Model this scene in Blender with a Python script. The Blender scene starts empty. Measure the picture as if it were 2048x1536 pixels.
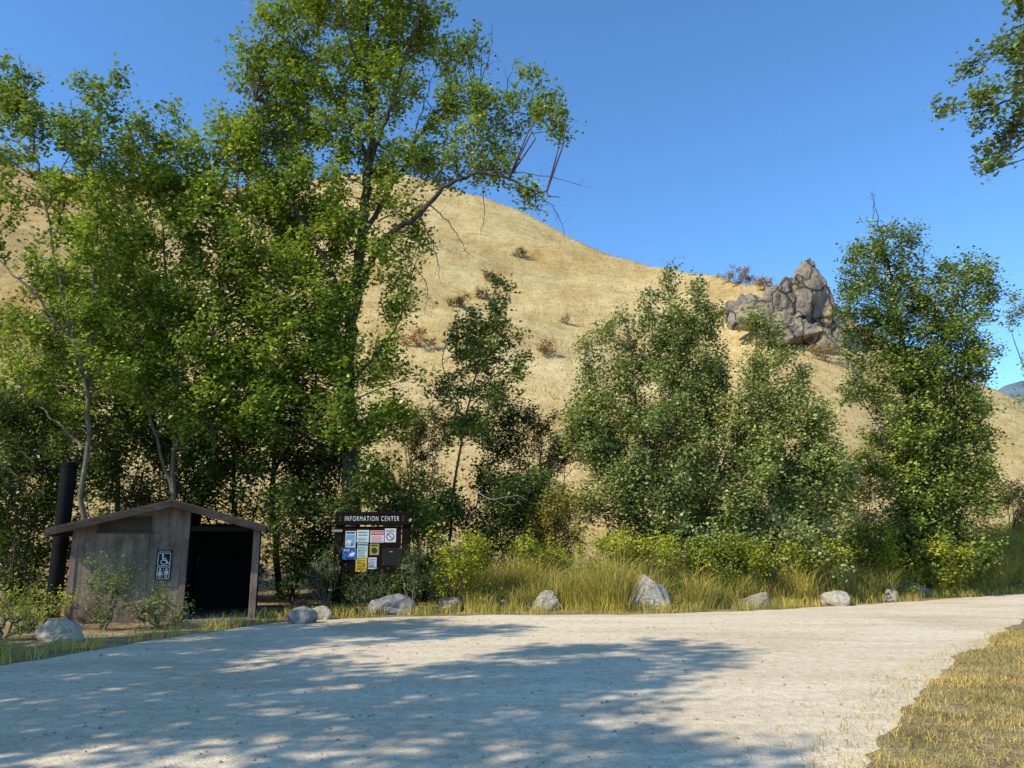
import bpy, bmesh, math, random
import numpy as np
from mathutils import Vector, noise
random.seed(7)
RNG = np.random.default_rng(7)
SC = bpy.context.scene
COL = SC.collection
F = 1547.0
PITCH = math.radians(11.6)
CP, SP = math.cos(PITCH), math.sin(PITCH)
EYE = 1.6
SUN = np.array([-0.64, -0.43, 0.64]); SUN = SUN / np.linalg.norm(SUN)

# ---------------------------------------------------------------- geometry of the view
def ray(px, py):
    a = (px - 1024) / F; b = (768 - py) / F
    return np.array([a, CP - b * SP, SP + b * CP])
def P(px, py, Y):
    d = ray(px, py); return d * (Y / d[1]) + np.array([0, 0, EYE])
def G(px, py):
    d = ray(px, py); return d * (-EYE / d[2]) + np.array([0, 0, EYE])

# ---------------------------------------------------------------- terrain height
RIDGE = [(-900, 420, 150), (-400, 320, 140), (0, 322, 130), (120, 340, 130), (240, 360, 128), (420, 378, 128), (560, 366, 126), (700, 346, 125), (790, 346, 124), (870, 362, 122),
         (960, 390, 118), (1040, 424, 114), (1130, 465, 108), (1200, 497, 102), (1250, 518, 98), (1310, 537, 94),
         (1380, 546, 90), (1450, 550, 86), (1520, 556, 80), (1600, 578, 78), (1680, 620, 78), (1760, 672, 80),
         (1850, 722, 82), (1950, 762, 84), (2010, 782, 84), (2060, 804, 84), (2200, 870, 84), (2500, 975, 84)]
_az, _el, _rr = [], [], []
for (px, py, R) in RIDGE:
    d = ray(px, py); _az.append(math.atan2(d[0], d[1])); _el.append(math.atan2(d[2], math.hypot(d[0], d[1]))); _rr.append(R)
_az = [-2.4, -1.6] + _az + [1.2, 1.8]; _el = [0.0, 0.2] + _el + [0.02, 0.0]; _rr = [150, 150] + _rr + [90, 90]
_az, _el, _rr = map(np.array, (_az, _el, _rr))
def hgt(x, y):
    x = np.asarray(x, float); y = np.asarray(y, float)
    az = np.arctan2(x, y); d = np.hypot(x, y)
    E_ = np.interp(az, _az, _el, left=0, right=0); R = np.interp(az, _az, _rr)
    T = 31.0
    Z = np.where(E_ > 0.001, EYE + R * np.tan(E_), 0.0)
    t = np.clip((d - T) / (R - T), 0, 1)
    z = Z * t ** 1.12
    z = np.where(d > R, np.maximum(Z - (d - R) * 0.33, 0.0), z)
    w = np.clip(t * 5, 0, 1) * (Z > 0.1)
    z = z + w * (0.35 * np.sin(x * 0.21 + 1.3 * np.sin(y * 0.13)) + 0.28 * np.sin(y * 0.33 + x * 0.17) + 0.12 * np.sin(x * 0.9 + y * 0.7) * np.sin(y * 1.1))
    return np.where(d > R + 1, np.maximum(z, 0), z)
def H(px, py, far=400):
    d = ray(px, py); d = d / np.linalg.norm(d)
    t = np.arange(24, far, 0.25)
    q = d[None, :] * t[:, None] + np.array([0, 0, EYE])
    hit = np.nonzero(q[:, 2] < hgt(q[:, 0], q[:, 1]))[0]
    return q[hit[0]] if len(hit) else q[-1]

# ---------------------------------------------------------------- object helpers
def tag(o, label=None, cat=None, group=None, kind=None):
    if label: o['label'] = label
    if cat: o['category'] = cat
    if group: o['group'] = group
    if kind: o['kind'] = kind
    return o
def empty(name, loc, label, cat, group=None):
    o = bpy.data.objects.new(name, None); o.location = Vector([float(v) for v in loc]); COL.objects.link(o)
    o.empty_display_size = 0.2
    return tag(o, label, cat, group)
def np_mesh(name, V, Fc, smooth=False):
    V = np.asarray(V, dtype=np.float32).reshape(-1, 3); Fc = np.asarray(Fc, dtype=np.int32)
    k = Fc.shape[1]
    me = bpy.data.meshes.new(name)
    me.vertices.add(len(V)); me.vertices.foreach_set('co', V.ravel())
    me.loops.add(Fc.size); me.loops.foreach_set('vertex_index', Fc.ravel())
    me.polygons.add(len(Fc)); me.polygons.foreach_set('loop_start', np.arange(0, Fc.size, k, dtype=np.int32))
    if smooth: me.polygons.foreach_set('use_smooth', np.ones(len(Fc), dtype=bool))
    me.update(calc_edges=True)
    return me
def put(name, me, mat, parent=None, loc=None, label=None):
    o = bpy.data.objects.new(name, me); COL.objects.link(o)
    if mat: me.materials.append(mat)
    if parent: o.parent = parent
    if loc is not None: o.location = Vector([float(v) for v in loc])
    if label: o['label'] = label
    return o
class MB:
    def __init__(s): s.v = []; s.f = []
    def add(s, vs, fs):
        b = len(s.v); s.v += [tuple(float(c) for c in p) for p in vs]; s.f += [tuple(b + i for i in f) for f in fs]; return s
    def box(s, x0, x1, y0, y1, z0, z1):
        return s.add([(x0, y0, z0), (x1, y0, z0), (x1, y1, z0), (x0, y1, z0), (x0, y0, z1), (x1, y0, z1), (x1, y1, z1), (x0, y1, z1)],
                     [(3, 2, 1, 0), (4, 5, 6, 7), (0, 1, 5, 4), (1, 2, 6, 5), (2, 3, 7, 6), (3, 0, 4, 7)])
    def prism(s, poly, y0, y1):      # polygon in xz, counter-clockwise seen from -y
        n = len(poly)
        vs = [(x, y0, z) for x, z in poly] + [(x, y1, z) for x, z in poly]
        fs = [tuple(range(n)), tuple(range(2 * n - 1, n - 1, -1))]
        for i in range(n):
            j = (i + 1) % n; fs.append((i, i + n, j + n, j))
        return s.add(vs, fs)
    def flat(s, poly, y):
        return s.add([(x, y, z) for x, z in poly], [tuple(range(len(poly)))])
    def ring(s, cx, cz, r0, r1, y, a0=0, a1=2 * math.pi, n=24):
        vs = []; fs = []
        for i in range(n + 1):
            a = a0 + (a1 - a0) * i / n
            vs += [(cx + r0 * math.cos(a), y, cz + r0 * math.sin(a)), (cx + r1 * math.cos(a), y, cz + r1 * math.sin(a))]
        for i in range(n): fs.append((2 * i, 2 * i + 1, 2 * i + 3, 2 * i + 2))
        return s.add(vs, fs)
    def stroke(s, pts, w, y):
        for (a, b) in zip(pts[:-1], pts[1:]):
            dx, dz = b[0] - a[0], b[1] - a[1]; l = math.hypot(dx, dz); nx, nz = -dz / l * w / 2, dx / l * w / 2
            ex, ez = dx / l * w / 2, dz / l * w / 2
            s.flat([(a[0] - nx - ex, a[1] - nz - ez), (b[0] - nx + ex, b[1] - nz + ez), (b[0] + nx + ex, b[1] + nz + ez), (a[0] + nx - ex, a[1] + nz - ez)], y)
            y -= 0.0004
        return s
    def build(s, name, mat, parent=None, loc=None, bevel=0, label=None):
        me = bpy.data.meshes.new(name); me.from_pydata(s.v, [], s.f)
        if bevel:
            bm = bmesh.new(); bm.from_mesh(me)
            bmesh.ops.bevel(bm, geom=bm.edges[:], offset=bevel, segments=1, affect='EDGES'); bm.to_mesh(me); bm.free()
        me.update()
        return put(name, me, mat, parent, loc, label)
def text_part(name, body, x0, x1, z0, z1, y, mat, parent, label=None, space=1.0, thin=0.0):
    cu = bpy.data.curves.new('t', 'FONT'); cu.body = body; cu.align_x = 'CENTER'; cu.align_y = 'CENTER'; cu.space_character = space; cu.offset = -thin
    o = bpy.data.objects.new('t', cu); COL.objects.link(o)
    bpy.context.view_layer.update()
    dg = bpy.context.evaluated_depsgraph_get()
    me = bpy.data.meshes.new_from_object(o.evaluated_get(dg))
    bpy.data.objects.remove(o); bpy.data.curves.remove(cu)
    n = len(me.vertices); co = np.zeros(n * 3, dtype=np.float32); me.vertices.foreach_get('co', co); co = co.reshape(-1, 3)
    mn, mx = co.min(0), co.max(0)
    out = np.zeros_like(co)
    out[:, 0] = x0 + (co[:, 0] - mn[0]) / (mx[0] - mn[0]) * (x1 - x0)
    out[:, 2] = z0 + (co[:, 1] - mn[1]) / (mx[1] - mn[1]) * (z1 - z0)
    out[:, 1] = y
    me.vertices.foreach_set('co', out.ravel()); me.update()
    me.materials.clear()
    return put(name, me, mat, parent, None, label)

# ---------------------------------------------------------------- materials
class NT:
    def __init__(s, name):
        s.m = bpy.data.materials.new(name); s.m.use_nodes = True; s.t = s.m.node_tree; s.t.nodes.clear()
        s.out = s.n('ShaderNodeOutputMaterial')
    def n(s, typ, **kw):
        nd = s.t.nodes.new(typ)
        for k, v in kw.items(): setattr(nd, k, v)
        return nd
    def l(s, a, b): s.t.links.new(a, b)
    def ramp(s, fac, stops, interp='LINEAR'):
        r = s.n('ShaderNodeValToRGB'); r.color_ramp.interpolation = interp
        e = r.color_ramp.elements
        while len(e) < len(stops): e.new(0.5)
        for i, (p, c) in enumerate(stops):
            e[i].position = p; e[i].color = (c[0], c[1], c[2], 1)
        s.l(fac, r.inputs[0]); return r.outputs[0]
    def noise(s, vec, scale, detail=5, rough=0.6, dist=0):
        t = s.n('ShaderNodeTexNoise'); t.inputs['Scale'].default_value = scale; t.inputs['Detail'].default_value = detail
        t.inputs['Roughness'].default_value = rough; t.inputs['Distortion'].default_value = dist
        s.l(vec, t.inputs['Vector']); return t.outputs['Fac']
    def mapping(s, vec, scale=(1, 1, 1), rot=(0, 0, 0)):
        t = s.n('ShaderNodeMapping'); t.inputs['Scale'].default_value = scale; t.inputs['Rotation'].default_value = rot
        s.l(vec, t.inputs['Vector']); return t.outputs[0]
    def mix(s, fac, a, b, typ='MIX'):
        t = s.n('ShaderNodeMix', data_type='RGBA', blend_type=typ)
        for src, i in ((fac, 0), (a, 6), (b, 7)):
            if isinstance(src, (int, float)): t.inputs[i].default_value = src
            elif isinstance(src, tuple): t.inputs[i].default_value = (src[0], src[1], src[2], 1)
            else: s.l(src, t.inputs[i])
        return t.outputs[2]
    def math(s, op, a, b=0.0):
        t = s.n('ShaderNodeMath', operation=op)
        for src, i in ((a, 0), (b, 1)):
            if isinstance(src, (int, float)): t.inputs[i].default_value = src
            else: s.l(src, t.inputs[i])
        return t.outputs[0]
    def bump(s, h, strength, dist=0.02):
        t = s.n('ShaderNodeBump'); t.inputs['Strength'].default_value = strength; t.inputs['Distance'].default_value = dist
        s.l(h, t.inputs['Height']); return t.outputs[0]
    def pbr(s, col, rough=0.9, spec=0.2, normal=None, metal=0):
        b = s.n('ShaderNodeBsdfPrincipled')
        if isinstance(col, tuple): b.inputs['Base Color'].default_value = (col[0], col[1], col[2], 1)
        else: s.l(col, b.inputs['Base Color'])
        b.inputs['Roughness'].default_value = rough; b.inputs['Specular IOR Level'].default_value = spec; b.inputs['Metallic'].default_value = metal
        if normal is not None: s.l(normal, b.inputs['Normal'])
        return b.outputs[0]
    def diff(s, col, normal=None):
        b = s.n('ShaderNodeBsdfDiffuse'); s.l(col, b.inputs[0])
        if normal is not None: s.l(normal, b.inputs['Normal'])
        return b.outputs[0]
    def end(s, sh): s.l(sh, s.out.inputs[0]); return s.m
    def obj(s): return s.n('ShaderNodeTexCoord').outputs['Object']
    def pos(s): return s.n('ShaderNodeNewGeometry').outputs['Position']

def ramp_mat(name, stops, scale=5, detail=5, rough=0.9, bump=0.0, stretch=(1, 1, 1), spec=0.2, fine=None, bdist=0.02, mottle=None):
    t = NT(name); v = t.mapping(t.obj(), stretch)
    f = t.noise(v, scale, detail, 0.65)
    c = t.ramp(f, stops)
    nz = t.noise(v, fine or scale * 6, 3, 0.6)
    c = t.mix(0.55, c, t.ramp(nz, [(0.3, (0.55, 0.55, 0.55)), (0.7, (1.2, 1.2, 1.2))]), 'MULTIPLY')
    if mottle:
        mz = t.noise(t.obj(), mottle, 6, 0.7, 0.4)
        c = t.mix(0.9, c, t.ramp(mz, [(0.34, (0.48, 0.45, 0.43)), (0.62, (1.2, 1.2, 1.2))]), 'MULTIPLY')
    nrm = t.bump(nz, bump, bdist) if bump else None
    return t.end(t.pbr(c, rough, spec, nrm))
def leaf_mat(name, stops, big=0.5, trans=0.3, gloss=0.03, tint=(0.40, 0.50, 0.05), vary=0.8, lift=1.0):
    t = NT(name)
    g = t.n('ShaderNodeNewGeometry')
    c = t.ramp(g.outputs['Random Per Island'], [(p_, (q_[0] * lift * 1.03, q_[1] * lift, q_[2] * lift * 0.95)) for p_, q_ in stops])
    nz = t.noise(g.outputs['Position'], big, 2, 0.55)
    c = t.mix(vary, c, t.ramp(nz, [(0.34, (0.50, 0.58, 0.55)), (0.66, (1.38, 1.2, 0.9))]), 'MULTIPLY')
    b = t.diff(c)
    if gloss:
        gl = t.n('ShaderNodeBsdfGlossy'); gl.inputs['Roughness'].default_value = 0.42; gl.inputs[0].default_value = (1, 1, 0.9, 1)
        m2 = t.n('ShaderNodeMixShader'); m2.inputs[0].default_value = gloss; t.l(b, m2.inputs[1]); t.l(gl.outputs[0], m2.inputs[2]); b = m2.outputs[0]
    if trans:
        tr = t.n('ShaderNodeBsdfTranslucent'); t.l(t.mix(0.45, c, tint), tr.inputs[0])
        mx = t.n('ShaderNodeMixShader'); mx.inputs[0].default_value = trans
        t.l(b, mx.inputs[1]); t.l(tr.outputs[0], mx.inputs[2]); b = mx.outputs[0]
    return t.end(b)
def plain(name, c, rough=0.7, spec=0.25):
    return ramp_mat(name, [(0.3, tuple(x * 0.85 for x in c)), (0.7, c)], 9, 3, rough, 0, spec=spec)

M = {}
M['leaf_cotton'] = leaf_mat('cottonwood_leaf', [(0, (0.065, 0.12, 0.014)), (0.45, (0.17, 0.275, 0.03)), (0.8, (0.29, 0.39, 0.052)), (1, (0.44, 0.46, 0.10))], gloss=0.045, trans=0.28, big=0.42, vary=0.9, lift=1.25)
M['leaf_dark'] = leaf_mat('dark_leaf', [(0, (0.024, 0.048, 0.010)), (0.6, (0.055, 0.10, 0.018)), (1, (0.125, 0.19, 0.03))], trans=0.14, lift=1.1)  # darker green, also stands in for deep shade in the undergrowth
M['leaf_willow'] = leaf_mat('willow_leaf', [(0, (0.12, 0.17, 0.055)), (0.5, (0.225, 0.285, 0.10)), (0.9, (0.32, 0.37, 0.15)), (1, (0.45, 0.43, 0.18))], trans=0.24, lift=1.22)
M['leaf_birch'] = leaf_mat('birch_leaf', [(0, (0.07, 0.125, 0.028)), (0.5, (0.155, 0.225, 0.052)), (0.9, (0.26, 0.32, 0.085)), (1, (0.36, 0.36, 0.11))], trans=0.22, lift=1.2)
M['leaf_bright'] = leaf_mat('bright_leaf', [(0, (0.18, 0.24, 0.02)), (0.6, (0.30, 0.35, 0.04)), (1, (0.46, 0.43, 0.08))], trans=0.28, gloss=0, lift=1.15)
M['leaf_sage'] = leaf_mat('sage_leaf', [(0, (0.15, 0.22, 0.06)), (0.6, (0.24, 0.31, 0.09)), (1, (0.34, 0.37, 0.13))], trans=0.25, gloss=0, lift=1.1)
M['leaf_yellow'] = leaf_mat('dry_yellow_leaf', [(0, (0.20, 0.20, 0.04)), (0.6, (0.36, 0.31, 0.07)), (1, (0.48, 0.37, 0.10))], tint=(0.4, 0.32, 0.08), gloss=0, lift=1.1)
M['leaf_rust'] = leaf_mat('rusty_leaf', [(0, (0.18, 0.13, 0.045)), (0.6, (0.30, 0.22, 0.08)), (1, (0.27, 0.27, 0.07))], tint=(0.35, 0.25, 0.07), gloss=0, lift=1.1)
M['leaf_hill'] = leaf_mat('hill_shrub_leaf', [(0, (0.13, 0.125, 0.045)), (0.6, (0.22, 0.20, 0.075)), (1, (0.30, 0.25, 0.10))], trans=0, gloss=0)
M['leaf_brush'] = leaf_mat('brown_brush_leaf', [(0, (0.30, 0.22, 0.11)), (0.6, (0.43, 0.33, 0.18)), (1, (0.38, 0.34, 0.13))], trans=0.2, gloss=0, tint=(0.4, 0.3, 0.14))
M['leaf_red'] = leaf_mat('red_hill_leaf', [(0, (0.24, 0.13, 0.05)), (0.6, (0.37, 0.22, 0.09)), (1, (0.43, 0.29, 0.12))], trans=0, gloss=0)
M['grass_gold'] = leaf_mat('golden_grass', [(0, (0.36, 0.30, 0.085)), (0.4, (0.58, 0.47, 0.16)), (0.62, (0.70, 0.58, 0.25)), (0.7, (0.42, 0.44, 0.08)), (1, (0.30, 0.38, 0.05))], trans=0.25, tint=(0.5, 0.42, 0.12), gloss=0, big=1.0)
M['grass_near'] = leaf_mat('near_grass', [(0, (0.38, 0.30, 0.085)), (0.5, (0.58, 0.47, 0.165)), (0.85, (0.68, 0.56, 0.25)), (1, (0.36, 0.35, 0.075))], trans=0.2, tint=(0.5, 0.42, 0.14), gloss=0, big=1.3)
M['grass_hill'] = leaf_mat('hill_grass', [(0, (0.42, 0.285, 0.11)), (0.6, (0.55, 0.405, 0.18)), (1, (0.62, 0.48, 0.235))], big=0.10, trans=0, gloss=0)
M['bark'] = ramp_mat('grey_bark', [(0.3, (0.03, 0.024, 0.018)), (0.55, (0.10, 0.08, 0.06)), (0.8, (0.23, 0.188, 0.145))], 5, 6, 0.95, 1.0, (1, 1, 0.22), bdist=0.05)
M['bark_pale'] = ramp_mat('pale_bark', [(0.3, (0.09, 0.076, 0.05)), (0.6, (0.20, 0.17, 0.115)), (0.8, (0.31, 0.28, 0.21))], 8, 5, 0.9, 0.5, (1, 1, 0.4))
M['bark_dead'] = ramp_mat('dead_wood', [(0.3, (0.20, 0.168, 0.13)), (0.7, (0.36, 0.32, 0.27))], 8, 5, 0.9, 0.3)
M['wall'] = ramp_mat('weathered_siding', [(0.28, (0.17, 0.115, 0.085)), (0.52, (0.29, 0.208, 0.158)), (0.75, (0.42, 0.318, 0.25))], 2.2, 7, 0.9, 0.4, (3, 1, 0.35), fine=22, bdist=0.004, mottle=1.1)
M['wood_shaded'] = ramp_mat('shaded_brown_timber', [(0.3, (0.012, 0.009, 0.007)), (0.7, (0.028, 0.019, 0.014))], 5, 5, 0.8, 0.4, (2, 2, 0.4), bdist=0.006)  # brown timber with the porch interior's shade put into its colour
M['panel_brown'] = ramp_mat('brown_panel_wood', [(0.3, (0.06, 0.040, 0.03)), (0.7, (0.12, 0.085, 0.062))], 3, 5, 0.9, 0.3, (0.6, 2, 2), bdist=0.005)
M['fascia'] = ramp_mat('worn_fascia', [(0.3, (0.035, 0.025, 0.019)), (0.58, (0.075, 0.055, 0.042)), (0.80, (0.22, 0.175, 0.14))], 3, 6, 0.9, 0.4, (0.5, 2, 2), bdist=0.006)
M['shingle'] = ramp_mat('brown_roofing', [(0.3, (0.06, 0.045, 0.035)), (0.7, (0.13, 0.10, 0.08))], 14, 4, 0.95, 0.6)
M['pipe'] = ramp_mat('black_vent_pipe', [(0.3, (0.004, 0.004, 0.004)), (0.7, (0.009, 0.009, 0.009))], 4, 4, 0.7, 0.1, spec=0.12)
M['concrete'] = ramp_mat('concrete_pad', [(0.3, (0.18, 0.15, 0.11)), (0.7, (0.31, 0.26, 0.20))], 4, 5, 0.9, 0.3)
M['sign_brown_shaded'] = ramp_mat('shaded_sign_paint', [(0.3, (0.007, 0.004, 0.003)), (0.7, (0.014, 0.008, 0.006))], 5, 4, 0.8, 0.1, spec=0.08)  # brown paint darkened to stand in for tree shade on the board
M['sign_black'] = plain('dark_sign_face', (0.012, 0.010, 0.008), 0.6)
M['white'] = plain('white_paint', (0.80, 0.79, 0.76), 0.6)
M['grey_wood'] = plain('pale_board_end', (0.28, 0.25, 0.215), 0.9)
for k, c in dict(paper=(0.62, 0.62, 0.62), teal=(0.58, 0.63, 0.61), green=(0.50, 0.58, 0.53), yellow=(0.70, 0.47, 0.03), gold=(0.36, 0.28, 0.035), blue=(0.05, 0.15, 0.45),
                 lilac=(0.58, 0.57, 0.66), red=(0.55, 0.06, 0.05), ink=(0.03, 0.03, 0.035), darkteal=(0.05, 0.20, 0.22), skyblue=(0.16, 0.34, 0.56)).items():
    M[k] = plain('print_' + k, c, 0.6)

def rock_mat(name, stops, sc, bump, lichen=None, crack=False, bd=0.05):
    t = NT(name); v = t.obj()
    a = t.noise(v, sc, 6, 0.65, 0.4); c = t.ramp(a, stops)
    b = t.noise(v, sc * 7, 5, 0.7)
    c = t.mix(0.6, c, t.ramp(b, [(0.3, (0.45, 0.45, 0.45)), (0.65, (1.2, 1.2, 1.2))]), 'MULTIPLY')
    if lichen:
        k = t.noise(t.mapping(v, (1, 1, 0.6)), sc * 1.3, 5, 0.6, 0.5)
        c = t.mix(t.ramp(k, [(0.48, (0, 0, 0)), (0.60, (0.8, 0.8, 0.8))]), c, lichen)
    if crack:
        vo = t.n('ShaderNodeTexVoronoi', feature='DISTANCE_TO_EDGE'); vo.inputs['Scale'].default_value = 0.42
        wv = t.n('ShaderNodeVectorMath', operation='ADD'); t.l(t.mapping(v, (1.2, 1, 0.8), (0, 0.6, 0)), wv.inputs[0])
        nn = t.n('ShaderNodeTexNoise'); nn.inputs['Scale'].default_value = 0.8; nn.inputs['Detail'].default_value = 4; t.l(v, nn.inputs['Vector'])
        t.l(nn.outputs['Color'], wv.inputs[1]); t.l(wv.outputs[0], vo.inputs['Vector'])
        c = t.mix(1.0, c, t.ramp(vo.outputs['Distance'], [(0.0, (0.10, 0.10, 0.10)), (0.06, (1, 1, 1))]), 'MULTIPLY')
    return t.end(t.pbr(c, 0.95, 0.1, t.bump(b, bump, bd)))
M['rock_pale'] = rock_mat('pale_granite', [(0.3, (0.34, 0.28, 0.205)), (0.55, (0.52, 0.45, 0.35)), (0.75, (0.65, 0.57, 0.47))], 3.0, 0.6)
M['rock_grey'] = rock_mat('grey_granite', [(0.3, (0.18, 0.165, 0.145)), (0.55, (0.31, 0.29, 0.26)), (0.75, (0.43, 0.40, 0.36))], 3.0, 0.6)
M['rock_tan'] = rock_mat('tan_stone', [(0.3, (0.30, 0.235, 0.155)), (0.55, (0.45, 0.37, 0.27)), (0.75, (0.56, 0.48, 0.37))], 3.0, 0.6)
M['outcrop'] = rock_mat('outcrop_rock', [(0.30, (0.155, 0.125, 0.097)), (0.5, (0.29, 0.24, 0.19)), (0.72, (0.42, 0.355, 0.285))], 0.4, 1.0, (0.52, 0.39, 0.20), True, 0.35)

# gravel road
t = NT('gravel_road'); p = t.pos()
big = t.noise(t.mapping(p, (0.5, 0.9, 1), (0, 0, 0.5)), 0.45, 5, 0.62, 0.6)
c = t.ramp(big, [(0.3, (0.65, 0.515, 0.34)), (0.5, (0.775, 0.64, 0.45)), (0.7, (0.85, 0.725, 0.53))])
trk = t.noise(t.mapping(p, (0.22, 1.2, 1), (0, 0, -0.42)), 1.1, 4, 0.6, 0.8)
c = t.mix(0.35, c, t.ramp(trk, [(0.36, (0.72, 0.66, 0.58)), (0.58, (1.06, 1.06, 1.06))]), 'MULTIPLY')
sp = t.noise(p, 38, 2, 0.7); c = t.mix(0.42, c, t.ramp(sp, [(0.33, (0.5, 0.48, 0.46)), (0.62, (1.15, 1.15, 1.15))]), 'MULTIPLY')
sp2 = t.noise(p, 7, 5, 0.75)
c = t.mix(0.55, c, t.ramp(sp2, [(0.35, (0.64, 0.59, 0.52)), (0.58, (1.08, 1.08, 1.08))]), 'MULTIPLY')
hh = t.math('ADD', t.math('MULTIPLY', sp, 0.5), sp2)
M['road'] = t.end(t.diff(c, t.bump(hh, 0.7, 0.03)))
# terrain
t = NT('dry_hill_ground'); p = t.pos()
sep = t.n('ShaderNodeSeparateXYZ'); t.l(p, sep.inputs[0])
a = t.noise(t.mapping(p, (1, 1, 1.6)), 0.06, 6, 0.72, 1.0)
hill = t.ramp(a, [(0.32, (0.42, 0.265, 0.10)), (0.42, (0.53, 0.38, 0.165)), (0.54, (0.60, 0.455, 0.215)), (0.7, (0.67, 0.53, 0.28))])
st = t.noise(t.mapping(p, (1.0, 0.25, 0.25), (0, 0, 0.5)), 0.55, 5, 0.7, 0.4)
hill = t.mix(0.45, hill, t.ramp(st, [(0.36, (0.72, 0.62, 0.49)), (0.58, (1.06, 1.06, 1.06))]), 'MULTIPLY')
f1 = t.noise(t.mapping(p, (1, 1, 2.2)), 0.8, 5, 0.75)
hill = t.mix(0.5, hill, t.ramp(f1, [(0.36, (0.66, 0.58, 0.48)), (0.56, (1.05, 1.05, 1.05))]), 'MULTIPLY')
f2 = t.noise(p, 5.5, 3, 0.7)
hill = t.mix(0.4, hill, t.ramp(f2, [(0.38, (0.58, 0.52, 0.44)), (0.6, (1.1, 1.1, 1.1))]), 'MULTIPLY')
lx = t.n('ShaderNodeMapRange'); lx.inputs[1].default_value = -35; lx.inputs[2].default_value = -75; t.l(sep.outputs[0], lx.inputs[0])
hill = t.mix(t.math('MULTIPLY', lx.outputs[0], 0.6), hill, t.mix(0.6, hill, (0.28, 0.12, 0.045)))
d1 = t.noise(p, 1.2, 5, 0.7); d2 = t.noise(p, 18, 3, 0.7)
dirt = t.ramp(d1, [(0.3, (0.14, 0.10, 0.055)), (0.5, (0.31, 0.225, 0.12)), (0.7, (0.48, 0.37, 0.22))])
dirt = t.mix(0.6, dirt, t.ramp(d2, [(0.35, (0.5, 0.5, 0.5)), (0.62, (1.15, 1.15, 1.15))]), 'MULTIPLY')
mz = t.n('ShaderNodeMapRange'); mz.inputs[1].default_value = 0.1; mz.inputs[2].default_value = 2.5
t.l(t.math('ADD', sep.outputs[2], t.math('MULTIPLY', t.math('SUBTRACT', d1, 0.5), 2.0)), mz.inputs[0])
c = t.mix(mz.outputs[0], dirt, hill)
M['ground'] = t.end(t.diff(c, t.bump(t.math('ADD', f1, t.math('MULTIPLY', f2, 0.5)), 0.6, 0.25)))
t = NT('hazy_far_forest'); p = t.pos()
c = t.ramp(t.noise(p, 0.03, 5, 0.7), [(0.35, (0.07, 0.11, 0.13)), (0.65, (0.16, 0.20, 0.22))])  # blue haze of distance painted into the forest colour
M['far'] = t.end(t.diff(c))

# ---------------------------------------------------------------- terrain sheet
az = np.concatenate([np.radians(np.arange(-52, 52, 0.4)), np.radians(np.arange(52, 308, 4.0))])
rad = np.concatenate([np.arange(2, 31, 1.5), np.arange(31, 142, 1.1), np.array([145, 152, 162, 180, 210, 260, 350, 550, 1000, 2000, 4000])])
A, Rr = np.meshgrid(az, rad, indexing='ij')
X = Rr * np.sin(A); Y = Rr * np.cos(A); Z = hgt(X, Y)
na, nr = A.shape
V = np.stack([X, Y, Z], -1).reshape(-1, 3)
i, j = np.meshgrid(np.arange(na), np.arange(nr - 1), indexing='ij'); i2 = (i + 1) % na
FQ = np.stack([i * nr + j, i * nr + j + 1, i2 * nr + j + 1, i2 * nr + j], -1).reshape(-1, 4)
V = np.vstack([V, [[0, 0, 0]]]); ctr = len(V) - 1
me = bpy.data.meshes.new('ground')
me.from_pydata(V.tolist(), [], [tuple(f) for f in FQ.tolist()] + [(k * nr, ctr, ((k + 1) % na) * nr) for k in range(na)])
bm = bmesh.new(); bm.from_mesh(me); bm.normal_update()
for f in bm.faces:
    if f.normal.z < 0: f.normal_flip()
bm.to_mesh(me); bm.free()
me.polygons.foreach_set('use_smooth', [True] * len(me.polygons)); me.update()
tag(put('ground', me, M['ground']), 'flat dirt verge rising into a dry golden grass hill', 'ground', kind='structure')

# far wooded ridge
vs = []; fs = []
for k in range(60):
    a = math.radians(18 + k * 1.0)
    hh = (205 + 16 * math.sin(k * 0.5) + 8 * math.sin(k * 1.7)) * min(1, k / 6)
    for (dd, z) in ((1000, -2), (1120, hh * 0.55), (1300, hh), (1700, 0)):
        vs.append((dd * math.sin(a), dd * math.cos(a), z))
for k in range(59):
    for q in range(3): fs.append((k * 4 + q, (k + 1) * 4 + q, (k + 1) * 4 + q + 1, k * 4 + q + 1))
me = bpy.data.meshes.new('hills'); me.from_pydata(vs, [], fs); me.update()
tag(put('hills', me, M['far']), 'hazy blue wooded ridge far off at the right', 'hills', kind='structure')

# road sheet
def interp_poly(pts, step=0.12, amp=0.16):
    out = []
    n = len(pts)
    for k in range(n):
        a = np.array(pts[k][:2]); b = np.array(pts[(k + 1) % n][:2]); Ln = np.linalg.norm(b - a); m = max(1, int(Ln / step))
        for q in range(m):
            p = a + (b - a) * q / m
            nz = noise.noise_vector(Vector((p[0] * 1.1, p[1] * 1.1, 0))) * amp + noise.noise_vector(Vector((p[0] * 4, p[1] * 4, 3))) * amp * 0.5
            out.append((p[0] + nz[0], p[1] + nz[1]))
    return out
FAR_EDGE = [(0, 1332), (200, 1299), (380, 1270), (560, 1245), (700, 1237), (1000, 1230), (1300, 1229), (1550, 1220), (1800, 1205), (2048, 1187), (2250, 1170)]
NEAR_EDGE = [(2300, 1195), (2048, 1240), (2000, 1272), (1930, 1308), (1865, 1352), (1800, 1430), (1760, 1500), (1725, 1560)]
road_poly = [tuple(G(*q)[:2]) for q in FAR_EDGE + NEAR_EDGE]
road_poly += [(2.75, 2), (2.5, -8), (-30, -8), (-30, 8.2), (-14, 9.6)]
rp = interp_poly(road_poly)
bm = bmesh.new()
bvs = [bm.verts.new((x, y, 0.004)) for x, y in rp]
es = [bm.edges.new((bvs[k], bvs[(k + 1) % len(bvs)])) for k in range(len(bvs))]
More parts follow.
